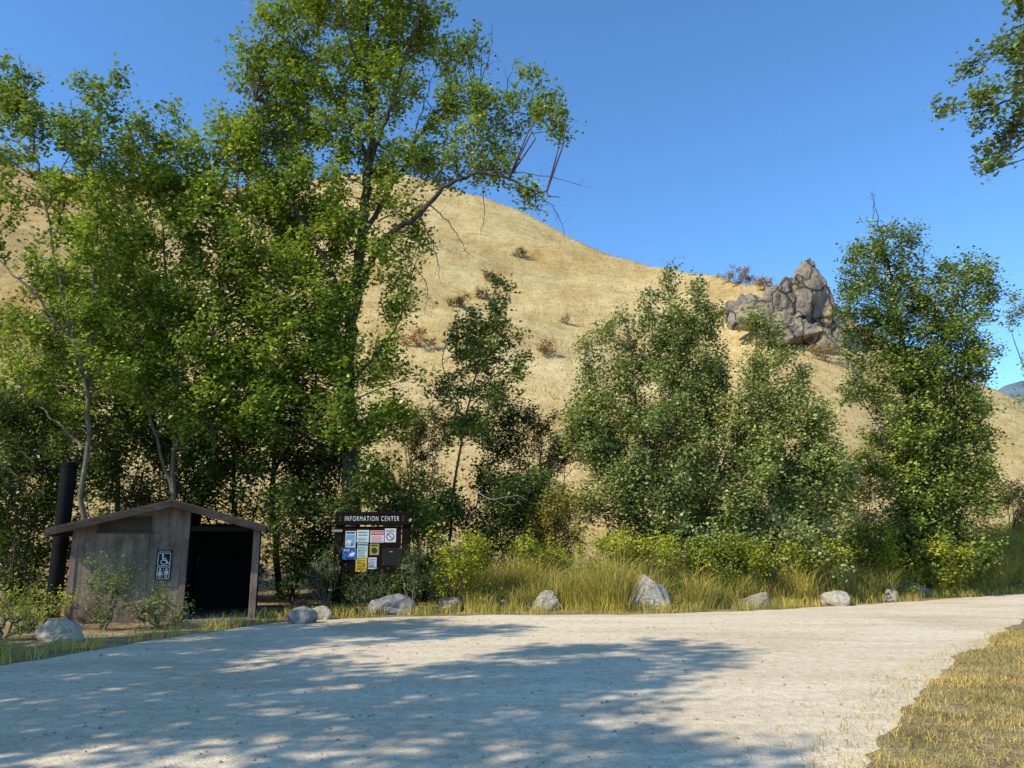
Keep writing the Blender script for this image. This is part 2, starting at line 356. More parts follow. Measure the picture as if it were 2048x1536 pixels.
bmesh.ops.triangle_fill(bm, use_beauty=True, use_dissolve=False, edges=es)
bm.normal_update()
for f in bm.faces:
    if f.normal.z < 0: f.normal_flip()
me = bpy.data.meshes.new('road'); bm.to_mesh(me); bm.free()
tag(put('road', me, M['road']), 'pale gravel road and parking area in dappled shade', 'road', kind='structure')
RP = np.array(interp_poly(road_poly, 0.25))
def in_road(x, y):
    x = np.asarray(x); y = np.asarray(y); ins = np.zeros(x.shape, bool)
    x1, y1 = RP[:, 0], RP[:, 1]; x2, y2 = np.roll(x1, -1), np.roll(y1, -1)
    for a, b, c_, d in zip(x1, y1, x2, y2):
        if b == d: continue
        cond = ((b > y) != (d > y)) & (x < (c_ - a) * (y - b) / (d - b) + a)
        ins ^= cond
    return ins

# ---------------------------------------------------------------- boulders along the gravel
def rock_verts(size, seed, sub=4, planes=16, rough=0.05, rs=2.2, lo=0.68):
    rnd = random.Random(seed)
    bm = bmesh.new(); bmesh.ops.create_icosphere(bm, subdivisions=sub, radius=1)
    pl = []
    for k in range(planes):
        n = Vector((rnd.gauss(0, 1), rnd.gauss(0, 1), rnd.gauss(0, 1))).normalized(); pl.append((n, rnd.uniform(lo, 0.98)))
    for v in bm.verts:
        n = v.co.normalized(); r = 1.12
        for m, d in pl:
            c = n.dot(m)
            if c > 0.05: r = min(r, d / c)
        r *= 1 + rough * (noise.fractal(n * rs + Vector((seed, 0, 0)), 1.0, 2.0, 5) * 1.2)
        v.co = Vector((n.x * r * size[0], n.y * r * size[1], n.z * r * size[2]))
    vs = [tuple(v.co) for v in bm.verts]; fs = [tuple(v.index for v in f.verts) for f in bm.faces]; bm.free()
    return vs, fs
BOULD = []
def boulder(label, px0, px1, pyt, pyb, seed, mat, tall=None):
    g = G((px0 + px1) / 2, pyb); D = g[1]
    wl = P(px0, pyb, D)[0]; wr_ = P(px1, pyb, D)[0]; w = (wr_ - wl) / 2 * (1.12 if tall else 1.05); zt = P((px0 + px1) / 2, pyt, D + w * .5)[2]
    vs, fs = rock_verts((w, w * 0.8, zt * 0.72), seed, planes=11, rough=0.10, lo=0.6)
    vs = np.array(vs)
    if tall:
        zz = np.clip((vs[:, 2] / (zt * 0.72) + 0.3) / 1.3, 0, 1); k = 1 - tall * zz
        vs[:, 0] = vs[:, 0] * k; vs[:, 1] *= k
    vs[:, 2] += zt - vs[:, 2].max()
    me = bpy.data.meshes.new('boulder'); me.from_pydata(vs.tolist(), [], fs); me.update()
    BOULD.append((g[0], g[1] + w * 0.6, w))
    tag(put('boulder', me, M[mat], loc=(g[0], g[1] + w * 0.6, 0)), label, 'boulder', 'boulders along the gravel edge')
boulder('pale flat boulder at the left edge in front of the restroom', 68, 150, 1236, 1284, 1, 'rock_pale')
boulder('grey boulder left of the bluish one, nearest the restroom porch', 570, 628, 1213, 1248, 2, 'rock_grey')
boulder('small pale boulder touching the grey one by the restroom porch', 618, 662, 1211, 1240, 3, 'rock_pale')
boulder('bluish grey boulder in front of the notice board', 730, 820, 1187, 1230, 4, 'rock_grey')
boulder('low brownish stone in the weeds right of the notice board', 872, 932, 1194, 1224, 5, 'rock_tan')
boulder('tiny pale stone left of the white boulder in the grass', 992, 1018, 1197, 1219, 6, 'rock_pale')
boulder('white rounded boulder at the left end of the golden grass', 1062, 1122, 1180, 1222, 7, 'rock_pale')
boulder('tall pointed boulder in the golden grass', 1262, 1344, 1146, 1222, 8, 'rock_pale', 0.7)
boulder('low flat tan boulder right of the pointed one', 1478, 1555, 1184, 1215, 9, 'rock_tan')
boulder('pale domed boulder below the ragged birch', 1652, 1712, 1180, 1212, 10, 'rock_pale')
boulder('small tan stone between the two right hand boulders', 1768, 1802, 1177, 1202, 11, 'rock_tan')
boulder('low wide boulder farthest to the right', 1805, 1880, 1162, 1194, 12, 'rock_pale')
def off_boulders(x, y):
    k = np.ones(len(x), bool)
    for bx, by, w in BOULD: k &= ~((np.abs(x - bx - (y - by) * bx / by) < w * 0.9) & (y < by + w * 0.1))
    return k

# ---------------------------------------------------------------- leaves, grass and stones (stuff)
NLEAF = 0
def leaves(cent, L, wr=0.75, up=0.6):
    global NLEAF
    n = len(cent); NLEAF += n
    nm = RNG.normal(0, 1, (n, 3)); nm[:, 2] = np.abs(nm[:, 2]) + up; nm += 0.45 * SUN; nm /= np.linalg.norm(nm, axis=1)[:, None]
    tn = RNG.normal(0, 1, (n, 3)); tn[:, 2] -= 0.5; tn -= nm * (tn * nm).sum(1)[:, None]; tn /= np.linalg.norm(tn, axis=1)[:, None] + 1e-9
    sd = np.cross(nm, tn); l = (L * RNG.uniform(0.55, 1.25, n))[:, None]
    V = np.stack([cent - tn * l * 0.5, cent - tn * l * 0.1 + sd * l * wr * 0.5 + nm * l * 0.08, cent + tn * l * 0.5, cent - tn * l * 0.1 - sd * l * wr * 0.5 + nm * l * 0.08], 1).reshape(-1, 3)
    return V, np.arange(n * 4).reshape(-1, 4)
def blades(name, pts, h, w, lean, mat, label, cat='grass', hv=0.5, hs=None):
    n = len(pts)
    hgts = h * RNG.uniform(1 - hv, 1 + hv, n); th = RNG.uniform(0, 2 * np.pi, n); ph = RNG.uniform(0, 2 * np.pi, n)
    if hs is not None: hgts = hgts * hs
    ln = lean * RNG.uniform(0, 1, n) * hgts
    wd = w * RNG.uniform(0.6, 1.3, n)
    dx, dy = np.cos(th) * wd / 2, np.sin(th) * wd / 2
    b0 = pts + np.stack([-dx, -dy, np.full(n, -0.01)], -1); b1 = pts + np.stack([dx, dy, np.full(n, -0.01)], -1)
    mid = pts + np.stack([np.cos(ph) * ln * 0.35, np.sin(ph) * ln * 0.35, hgts * 0.6], -1)
    tip = pts + np.stack([np.cos(ph) * ln, np.sin(ph) * ln, hgts * (1 - 0.25 * lean * RNG.uniform(0, 1, n))], -1)
    m0 = mid + np.stack([-dx, -dy, dx * 0], -1) * 0.8; m1 = mid + np.stack([dx, dy, dx * 0], -1) * 0.8
    V = np.stack([b0, b1, m1, m0, tip], 1).reshape(-1, 3)
    k = np.arange(n)[:, None] * 5
    T = np.concatenate([k + [[0, 1, 2]], k + [[0, 2, 3]], k + [[3, 2, 4]]], 0)
    return tag(put(name, np_mesh(name, V, T), mat), label, cat, kind='stuff')
def nz2(x, y, cs, o=5):
    return np.array([noise.noise(Vector((a * cs, b * cs, o))) + 0.5 * noise.noise(Vector((a * cs * 3, b * cs * 3, o + 4))) for a, b in zip(x, y)])
def clumped(x, y, clump, cs, soft):
    k = nz2(x, y, cs) > RNG.uniform(-soft, soft, len(x)) + clump - 0.5
    x, y = x[k], y[k]; return np.stack([x, y, hgt(x, y)], -1)
fe = np.array([G(*q)[:2] for q in FAR_EDGE])
def edge_y(x): return np.interp(x, fe[:, 0], fe[:, 1])
n = 90000
x_ = RNG.uniform(-1.4, 21, n); y_ = edge_y(x_) + RNG.uniform(0.9, 4.0, n) + 0.35 * np.sin(x_ * 1.7) * np.sin(x_ * 0.6 + 1)
k = off_boulders(x_, y_); pts = clumped(x_[k], y_[k], 0.42, 0.9, 0.45)
blades('tall_grass', pts, 0.72, 0.013, 1.0, M['grass_gold'], 'strip of tall golden grass behind the roadside boulders', hv=0.55, hs=0.55 + 1.15 * np.clip(nz2(pts[:, 0], pts[:, 1], 0.7, 17) + 0.4, 0, 1))
n = 30000
x_ = RNG.uniform(-13, 22, n); y_ = edge_y(x_) + RNG.uniform(-0.15, 1.6, n)
k = ~in_road(x_, y_); pts = clumped(x_[k], y_[k], 0.5, 1.3, 0.4)
blades('short_grass', pts, 0.20, 0.012, 1.0, M['grass_gold'], 'short dry grass along the far edge of the gravel', hv=0.8)
# leafy ground cover mixed into the grass
n = 1250
x_ = RNG.uniform(-1.8, 21, n); y_ = edge_y(x_) + 1.2 + 3.6 * RNG.uniform(0, 1, n) ** 0.55
k = off_boulders(x_, y_) & (nz2(x_, y_, 0.5, 31) > RNG.uniform(-0.6, 0.3, n)); x_, y_ = x_[k], y_[k]; n = len(x_)
hh_ = RNG.uniform(0.3, 1.35, n); m_ = 90
cx_ = np.repeat(np.stack([x_, y_, hh_ * 0.5], -1), m_, 0); sc_ = np.repeat(np.stack([hh_ * 0.32, hh_ * 0.32, hh_ * 0.44], -1), m_, 0)
lp = cx_ + RNG.normal(0, 0.75, (n * m_, 3)) * sc_; lp = lp[lp[:, 2] > 0.03]
V, Fc = leaves(lp, 0.075, 0.55)
tag(put('weeds', np_mesh('weeds', V, Fc), M['leaf_bright']), 'low yellow green leafy weeds mixed into the roadside grass', 'weeds', kind='stuff')
n = 260000
x_ = RNG.uniform(1.6, 14, n); y_ = RNG.uniform(4, 18, n)
k = (y_ < 20 - 0.2 * x_) & (x_ < y_ * 0.85 + 1.0) & (y_ < np.interp(x_, [2, 5, 9, 14], [9, 10.5, 15, 18])); x_, y_ = x_[k], y_[k]
ir = in_road(x_, y_); ir2 = in_road(x_ + 0.45, y_ - 0.15); ir3 = in_road(x_ + 0.9, y_ - 0.3)
keep = np.where(~ir, 1.0, np.where(~ir2, 0.28, np.where(~ir3, 0.06, 0.0))); k = RNG.uniform(0, 1, len(x_)) < keep
pts = clumped(x_[k], y_[k], 0.35, 1.1, 0.6)
blades('lawn_grass', pts, 0.055, 0.006, 2.2, M['grass_near'], 'dry yellow green grass in the right foreground', hv=0.8)
n = 60000
a_ = RNG.uniform(math.radians(-36), math.radians(37), n); d_ = np.sqrt(RNG.uniform(33 ** 2, 128 ** 2, n)); R_ = np.interp(a_, _az, _rr)
k = d_ < R_ + 2; x_, y_ = d_[k] * np.sin(a_[k]), d_[k] * np.cos(a_[k])
blades('hill_grass', np.stack([x_, y_, hgt(x_, y_)], -1), 0.19, 0.06, 1.2, M['grass_hill'], 'dry golden bunch grass covering the hillside')
n = 5000
x_ = RNG.uniform(-9, 9, n); y_ = 5 + 12 * RNG.uniform(0, 1, n) ** 1.3; k = in_road(x_, y_); x_, y_ = x_[k], y_[k]; n = len(x_)
s_ = 0.004 + 0.022 * RNG.uniform(0, 1, n) ** 5
octv = np.array([[1, 0, 0], [0, 1, 0], [-1, 0, 0], [0, -1, 0], [0, 0, 0.8], [0, 0, -0.4]])
Vv = (octv[None] * (1 + RNG.uniform(-0.35, 0.35, (n, 6, 3)))) * s_[:, None, None]
Vv = Vv + np.stack([x_, y_, np.full(n, 0.005)], -1)[:, None, :]
of = np.array([[0, 1, 4], [1, 2, 4], [2, 3, 4], [3, 0, 4], [1, 0, 5], [2, 1, 5], [3, 2, 5], [0, 3, 5]])
tag(put('gravel_stones', np_mesh('gravel_stones', Vv, (np.arange(n)[:, None, None] * 6 + of[None]).reshape(-1, 3)), M['rock_tan']), 'loose pebbles scattered over the gravel road', 'gravel', kind='stuff')

# ---------------------------------------------------------------- trees
def smooth(pts, m=5, jit=0.0):
    p = np.asarray(pts, float); n = len(p)
    q = np.vstack([2 * p[0] - p[1], p, 2 * p[-1] - p[-2]]); out = []
    for k in range(1, n):
        for u in np.arange(m) / m:
            a, b, c_, d = q[k - 1], q[k], q[k + 1], q[k + 2]
            out.append(0.5 * (2 * b + (c_ - a) * u + (2 * a - 5 * b + 4 * c_ - d) * u * u + (3 * b - a - 3 * c_ + d) * u ** 3))
    out.append(p[-1]); out = np.array(out)
    if jit: out[1:-1] += RNG.normal(0, jit, (len(out) - 2, 3))
    return out
def tubes(items):
    VV = []; FF = []; b = 0
    for pts, rad, s in items:
        pts = np.asarray(pts, float); n = len(pts)
        tg = np.gradient(pts, axis=0); tg /= np.linalg.norm(tg, axis=1)[:, None] + 1e-9
        tot = np.abs(pts[-1] - pts[0]); ref = np.eye(3)[np.argmin(tot)]
        u = np.cross(tg, ref); u /= np.linalg.norm(u, axis=1)[:, None] + 1e-9; w = np.cross(tg, u)
        an = np.arange(s) * 2 * np.pi / s
        r = np.asarray(rad, float)
        V = pts[:, None, :] + r[:, None, None] * (np.cos(an)[None, :, None] * u[:, None, :] + np.sin(an)[None, :, None] * w[:, None, :])
        VV.append(V.reshape(-1, 3))
        i, j = np.meshgrid(np.arange(n - 1), np.arange(s), indexing='ij'); j2 = (j + 1) % s
        FF.append(np.stack([b + i * s + j, b + i * s + j2, b + (i + 1) * s + j2, b + (i + 1) * s + j], -1).reshape(-1, 4)); b += n * s
    return np.vstack(VV), np.vstack(FF)
def grow(name, label, cat, base, limbs, balls, mat, bark, leaf=0.1, per=150, cr=0.6, dens=1.0, group=None, bare=(), wr=0.75, upb=0.4, twr=1.0, split_limbs=False, spread=0.16, nt=6):
    """limbs: world polylines with radii; balls: centre + radii ellipsoids (+ own density) filled with leafy twig clumps."""
    base = np.array(base, float)
    root = empty(name, base, label, cat, group)
    limb_t = []
    allp = []
    for pts, r0, r1 in limbs:
        s = smooth(pts, 6, 0.02 + r0 * 0.1) - base
        limb_t.append((s, np.linspace(r0, r1, len(s)), 9 if r0 > 0.15 else 6)); allp.append(s)
    V, Fc = tubes(limb_t[:1]); put('trunk', np_mesh('trunk', V, Fc, True), bark, root)
    if split_limbs:
        for it in limb_t[1:]:
            V, Fc = tubes([it]); put('limb', np_mesh('limb', V, Fc, True), bark, root)
        br = []
    else: br = limb_t[1:]
    allp = np.vstack(allp)
    cents = []
    for bb_ in balls:
        c, r = bb_[0], bb_[1]; dn = dens * (bb_[2] if len(bb_) > 2 else 1)
        area = math.pi * r[0] * r[2]; n = max(1, int(round(dn * area / (math.pi * cr * cr))))
        u = RNG.normal(0, 1, (n, 3)); u /= np.linalg.norm(u, axis=1)[:, None]; u *= (RNG.uniform(0, 1, n) ** 0.45)[:, None]
        cents.append(np.asarray(c) - base + u * np.asarray(r))
    cents = np.vstack(cents); cents = cents[cents[:, 2] > 0.15 * cr]
    tw = []; T0 = []; T1 = []
    for c in cents:
        dv = allp - c; d = np.linalg.norm(dv, axis=1); pen = d + np.maximum(0, dv[:, 2] + 0.25 * d) * 2.0
        k = int(np.argmin(pen)); s = allp[k]; Ln = np.linalg.norm(c - s)
        if Ln > 0.05:
            m = (s + c) / 2 + np.array([0, 0, 0.12 * Ln]) + RNG.normal(0, 0.05 * Ln + 0.01, 3)
            m2 = s * 0.25 + c * 0.75 + np.array([0, 0, 0.07 * Ln]) + RNG.normal(0, 0.03 * Ln + 0.01, 3)
            br.append((np.array([s, m, m2, c]), np.array([0.010 + 0.006 * Ln, 0.008 + 0.004 * Ln, 0.010, 0.006]) * twr, 4))
        for q in range(nt):
            dr = RNG.normal(0, 1, 3); dr[2] += upb; dr += 0.4 * (c - s) / (Ln + 0.1); dr /= np.linalg.norm(dr)
            e = c + dr * cr * RNG.uniform(0.5, 1.7)
            tw.append((np.array([c, (c + e) / 2 + RNG.normal(0, 0.04 * cr, 3), e]), np.array([0.007, 0.005, 0.003]) * twr, 3)); T0.append(c); T1.append(e)
    for pts, r0, r1 in bare:
        s = smooth(pts, 5, 0.02) - base; br.append((s, np.linspace(r0, r1, len(s)), 4))
        for q in range(8):
            k = RNG.integers(2, len(s)); dr = RNG.normal(0, 1, 3); dr /= np.linalg.norm(dr); ln = RNG.uniform(0.2, 0.8)
            e = s[k] + dr * ln; br.append((np.array([s[k], (s[k] + e) / 2 + RNG.normal(0, 0.04, 3), e]), np.array([r1 * 0.9, r1 * 0.6, r1 * 0.35]), 3))
    V, Fc = tubes(br + tw); put('branches', np_mesh('branches', V, Fc), bark, root)
    T0, T1 = np.array(T0), np.array(T1); N = int(len(cents) * per)
    wt = RNG.uniform(0.1, 1.7, len(T0)); wt /= wt.sum()
    k = RNG.choice(len(T0), N, p=wt); u = RNG.uniform(0.12, 1.08, N)[:, None]
    lp = T0[k] * (1 - u) + T1[k] * u + RNG.normal(0, spread * cr, (N, 3))
    lp = lp[lp[:, 2] > 0.03]
    V, Fc = leaves(lp, leaf, wr); put('crown', np_mesh('crown', V, Fc), mat, root)
    return root
def E(cx, cy, rx, ry, Y, dy=0.0, thick=0.8, k=1.0):
    s = Y / F * 1.02 * k
    return (P(cx, cy, Y + dy), np.array((rx * s, rx * s * thick + 0.25, ry * s)))
def Lm(pp, r0, r1, Y):
    return ([P(p[0], p[1], Y + (p[2] if len(p) > 2 else 0)) for p in pp], r0, r1)
def base_at(px, Y):
    b = P(px, 1200, Y); b[2] = float(hgt(b[0], b[1])); return b
def px_tree(name, label, cat, bpx, Y, limbs, ells, mat, bark, bare=(), k=1.0, **kw):
    b = base_at(bpx, Y)
    lm = [Lm(pp, r0, r1, Y) for pp, r0, r1 in limbs]
    lm[0][0][0] = b - np.array([0, 0, 0.05])
    for q in lm[1:]:
        if q[0][0][2] < 0.1: q[0][0] = b + np.array([RNG.uniform(-.2, .2), RNG.uniform(-.2, .2), -0.05])
    bl = [E(e[0], e[1], e[2], e[3], Y, e[4] if len(e) > 4 else 0, k=k) + ((e[5],) if len(e) > 5 else ()) for e in ells]
    br = [Lm(pp, r0, r1, Y) for pp, r0, r1 in bare]
    return grow(name, label, cat, b, lm, bl, mat, bark, bare=br, **kw)

# the big cottonwood behind the notice board
AIR = 0.75
px_tree('cottonwood_tree', 'tallest cottonwood with thick grey trunk right behind the notice board', 'tree', 700, 22.0,
    [([(700, 1210), (706, 960), (694, 780), (703, 640), (722, 480), (737, 330), (742, 200), (735, 60), (742, -120)], 0.27, 0.03),
     ([(703, 640), (760, 490, -.3), (830, 432, -.6), (900, 368, -.8), (985, 347, -1), (1060, 378, -1.1), (1120, 395, -1.2)], 0.11, 0.012),
     ([(722, 480), (780, 380, .4), (830, 290, .6), (880, 220, .8), (960, 215, 1), (1060, 230, 1)], 0.09, 0.012),
     ([(737, 330), (780, 220, -.4), (810, 110, -.8), (850, 10, -1), (870, -60, -1)], 0.07, 0.012),
     ([(703, 640), (650, 520, -.4), (590, 420, -.8), (540, 330, -1), (510, 200, -1)], 0.09, 0.012),
     ([(737, 330), (690, 220, .5), (620, 130, .8), (560, 70, 1)], 0.07, 0.012),
     ([(742, 200), (710, 110, -.6), (680, 20, -.9), (660, -80, -1)], 0.05, 0.012),
     ([(694, 780), (640, 690, -.6), (590, 640, -1.1), (560, 620, -1.2)], 0.07, 0.012),
     ([(694, 780), (760, 700, .4), (800, 640, .6), (820, 560, .7)], 0.05, 0.012)],
    [(700, 30, 140, 95), (560, 110, 80, 85), (840, 70, 75, 80), (600, 210, 95, 85), (500, 150, 38, 60), (930, 130, 45, 50, 0, AIR), (1000, 220, 90, 42, 0, .9), (1090, 240, 50, 42), (905, 215, 75, 50, 0, AIR), (1060, 160, 30, 26, 0, .8),
     (770, 190, 95, 80, 0, AIR), (970, 290, 70, 30), (1045, 395, 34, 20), (900, 330, 90, 34, 0, .9), (820, 300, 75, 60, 0, AIR), (700, 300, 95, 80, 0, AIR), (540, 300, 95, 75), (640, 410, 95, 75, 0, .9), (790, 410, 60, 50, 0, AIR), (835, 480, 28, 50, 0, .8), (985, 345, 55, 26),
     (740, 520, 80, 60, 0, AIR), (600, 540, 100, 75), (790, 600, 38, 60), (600, 680, 100, 85), (775, 735, 85, 42), (590, 820, 110, 90), (770, 830, 60, 60), (630, 760, 55, 45), (660, 620, 55, 60, -.8), (690, -80, 200, 70), (480, 250, 40, 40), (560, 400, 80, 70), (680, 150, 60, 50, 0, .8), (760, 110, 60, 50, 0, .8), (690, 450, 60, 50, -.6, .8), (690, 850, 60, 60, -.8), (660, 720, 50, 50, -.8)],
    M['leaf_cotton'], M['bark'],
    bare=[([(985, 347, -1), (1080, 350, -1), (1160, 370, -1)], 0.016, 0.006), ([(1060, 378, -1.1), (1110, 420, -1), (1130, 470, -1)], 0.015, 0.005), ([(860, 410, -.6), (905, 455, -.6), (940, 510, -.6)], 0.022, 0.006),
          ([(840, 430, -.6), (870, 500, -.6), (880, 560, -.6)], 0.022, 0.006), ([(940, 200, 1), (975, 130, 1), (985, 50, 1)], 0.02, 0.006), ([(1000, 220, 1), (1030, 120, 1)], 0.018, 0.006), ([(960, 350, -1), (968, 420, -1), (962, 470, -1)], 0.014, 0.005),
          ([(770, 470), (850, 560), (850, 630)], 0.018, 0.005), ([(820, 300), (850, 200), (880, 120)], 0.024, 0.007), ([(880, 220, .8), (930, 150, .8), (950, 90, .8)], 0.022, 0.006), ([(760, 440), (800, 420, -.8), (850, 350, -.9)], 0.03, 0.008), ([(742, 260), (800, 200, -.6), (840, 180, -.7)], 0.03, 0.008)],
    leaf=0.14, per=122, cr=0.44, dens=3.0, split_limbs=True, k=1.1, spread=0.34)

# left cottonwoods
px_tree('cottonwood_tree', 'slender cottonwood at the left edge with open sparse crown above the vent stack', 'tree', 165, 19.6,
    [([(160, 1190), (168, 1000), (175, 800), (150, 690), (120, 560), (92, 420), (62, 250), (38, 110)], 0.085, 0.012),
     ([(175, 800), (188, 560, .5), (202, 330, .6), (195, 190, .6)], 0.05, 0.01),
     ([(150, 690), (80, 600, -.5), (20, 540, -.6), (-40, 480, -.6)], 0.04, 0.01),
     ([(92, 420), (130, 330, -.3), (150, 260, -.3)], 0.03, 0.01),
     ([(168, 900), (90, 820, .5), (30, 760, .6)], 0.04, 0.01)],
    [(38, 165, 40, 66), (60, 255, 74, 50), (203, 200, 46, 66), (140, 275, 78, 48), (10, 225, 58, 58), (195, 300, 60, 60), (95, 370, 82, 48), (180, 400, 68, 58), (15, 420, 60, 36), (190, 510, 68, 60), (85, 550, 75, 36), (-40, 480, 60, 60), (20, 640, 72, 45), (170, 640, 72, 60), (60, 740, 105, 65), (-20, 320, 58, 64), (90, 660, 74, 46), (200, 740, 75, 62), (120, 470, 55, 33)],
    M['leaf_cotton'], M['bark_pale'], leaf=0.13, per=98, cr=0.36, dens=2.3, twr=0.8, spread=0.33)
px_tree('cottonwood_tree', 'young cottonwood with pale twin stems standing just behind the restroom roof', 'tree', 345, 21.3,
    [([(345, 1200), (345, 980), (352, 800), (340, 620), (325, 450), (330, 250)], 0.09, 0.012),
     ([(350, 900), (395, 800, .3), (420, 700, .3), (440, 560, .4), (470, 420, .4), (480, 270, .4)], 0.065, 0.01),
     ([(345, 990), (300, 820, -.3), (275, 650, -.4), (260, 480, -.4), (255, 300, -.4)], 0.05, 0.01)],
    [(330, 268, 46, 54), (265, 300, 40, 62), (480, 285, 56, 54), (400, 320, 48, 64), (300, 390, 82, 66), (440, 400, 88, 70), (370, 480, 105, 72), (490, 500, 75, 62), (280, 520, 80, 68), (430, 600, 100, 78), (330, 620, 90, 72), (260, 690, 75, 68), (400, 720, 100, 78), (500, 700, 75, 78), (310, 770, 85, 68), (470, 830, 85, 68), (540, 600, 55, 68), (240, 600, 65, 68), (380, 840, 85, 62), (350, 360, 62, 52)],
    M['leaf_cotton'], M['bark_pale'], leaf=0.138, per=118, cr=0.41, dens=3.1, spread=0.36)
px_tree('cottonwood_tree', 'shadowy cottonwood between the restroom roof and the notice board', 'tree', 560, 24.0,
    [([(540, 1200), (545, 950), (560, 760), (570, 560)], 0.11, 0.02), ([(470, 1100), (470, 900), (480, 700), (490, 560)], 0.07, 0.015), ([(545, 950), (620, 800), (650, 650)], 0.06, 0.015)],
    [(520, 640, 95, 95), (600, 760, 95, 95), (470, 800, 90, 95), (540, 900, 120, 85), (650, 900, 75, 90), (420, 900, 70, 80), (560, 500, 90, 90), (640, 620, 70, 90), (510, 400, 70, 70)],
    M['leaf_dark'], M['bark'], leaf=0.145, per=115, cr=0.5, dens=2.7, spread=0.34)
px_tree('cottonwood_tree', 'bushy cottonwood filling the gap between the slender left tree and the twin stemmed one', 'tree', 235, 25.5,
    [([(235, 1180), (235, 950), (230, 760), (220, 560), (225, 380)], 0.10, 0.015), ([(235, 950), (170, 800), (140, 640)], 0.05, 0.012), ([(232, 800), (300, 680), (320, 560)], 0.05, 0.012)],
    [(225, 400, 54, 64), (225, 480, 80, 80), (150, 565, 70, 65), (180, 600, 85, 75), (280, 600, 80, 85), (220, 720, 105, 85), (140, 700, 90, 85), (310, 730, 75, 85), (120, 830, 115, 80), (240, 850, 115, 80), (20, 800, 105, 85)],
    M['leaf_cotton'], M['bark'], leaf=0.145, per=112, cr=0.5, dens=2.6, spread=0.36)

# thin dark-leaved tree right of the notice board
px_tree('aspen_tree', 'small thin dark leaved tree leaning right against the golden hill', 'tree', 895, 24.0,
    [([(890, 1180), (905, 1000), (930, 845), (958, 730), (982, 620), (992, 560)], 0.05, 0.008), ([(930, 845), (905, 780), (885, 720), (910, 640)], 0.026, 0.007), ([(945, 790), (1000, 740), (1040, 690)], 0.024, 0.007)],
    [(998, 585, 28, 28), (985, 640, 44, 36), (932, 655, 38, 28), (1010, 690, 56, 36), (955, 715, 68, 36), (1030, 740, 34, 26), (900, 775, 54, 36), (980, 785, 60, 36), (910, 850, 46, 44), (940, 690, 48, 34), (950, 860, 44, 36)],
    M['leaf_birch'], M['bark_pale'], leaf=0.13, per=78, cr=0.32, dens=2.5, twr=0.8, spread=0.34)

# the big willow thicket in the middle right
WK = dict(leaf=0.108, per=130, cr=0.34, dens=3.5, upb=1.5, spread=0.42, nt=4)
px_tree('willow_bush', 'broad rounded willow bush, the largest bush in the middle right', 'bush', 1370, 23.6,
    [([(1370, 1160), (1365, 1000), (1350, 820), (1340, 600)], 0.05, 0.01)] + [([(1370, 1200), (1370 + dx * 0.4, 1000), (1370 + dx * 0.8, 850), (1370 + dx, tp)], 0.035, 0.008) for dx, tp in ((-170, 800), (-110, 700), (50, 640), (110, 780), (-220, 900), (130, 950))],
    [(1338, 588, 16, 40), (1302, 615, 17, 40), (1388, 598, 17, 42), (1420, 635, 16, 42), (1258, 672, 19, 44), (1212, 695, 19, 44), (1176, 735, 18, 42), (1342, 662, 56, 48), (1394, 676, 38, 46), (1426, 730, 30, 48), (1345, 735, 82, 62), (1255, 750, 46, 54), (1190, 805, 42, 50), (1405, 805, 62, 74), (1220, 850, 76, 64), (1325, 825, 112, 82), (1168, 875, 38, 50), (1250, 915, 90, 74), (1380, 905, 112, 84), (1340, 1000, 120, 82), (1235, 1000, 76, 72), (1420, 1010, 90, 88), (1380, 1090, 150, 60), (1190, 925, 50, 62), (1370, 1140, 160, 40)],
    M['leaf_willow'], M['bark_pale'], **WK)
px_tree('willow_bush', 'lower willow bush adjoining the right flank of the largest bush', 'bush', 1545, 22.8,
    [([(1545, 1160), (1540, 1000), (1520, 820), (1510, 660)], 0.045, 0.01)] + [([(1545, 1200), (1545 + dx * 0.4, 1020), (1545 + dx * 0.8, 900), (1545 + dx, tp)], 0.035, 0.008) for dx, tp in ((-70, 760), (60, 760), (110, 850), (140, 960))],
    [(1510, 652, 16, 42), (1538, 685, 18, 44), (1566, 730, 18, 44), (1606, 785, 19, 44), (1642, 838, 18, 40), (1522, 742, 38, 50), (1505, 810, 44, 54), (1572, 825, 56, 58), (1625, 875, 44, 52), (1525, 890, 84, 70), (1650, 930, 46, 56), (1590, 955, 98, 76), (1515, 990, 86, 82), (1640, 1010, 66, 72), (1560, 1080, 130, 60), (1670, 970, 38, 66), (1560, 1135, 130, 40)],
    M['leaf_willow'], M['bark_pale'], **WK)
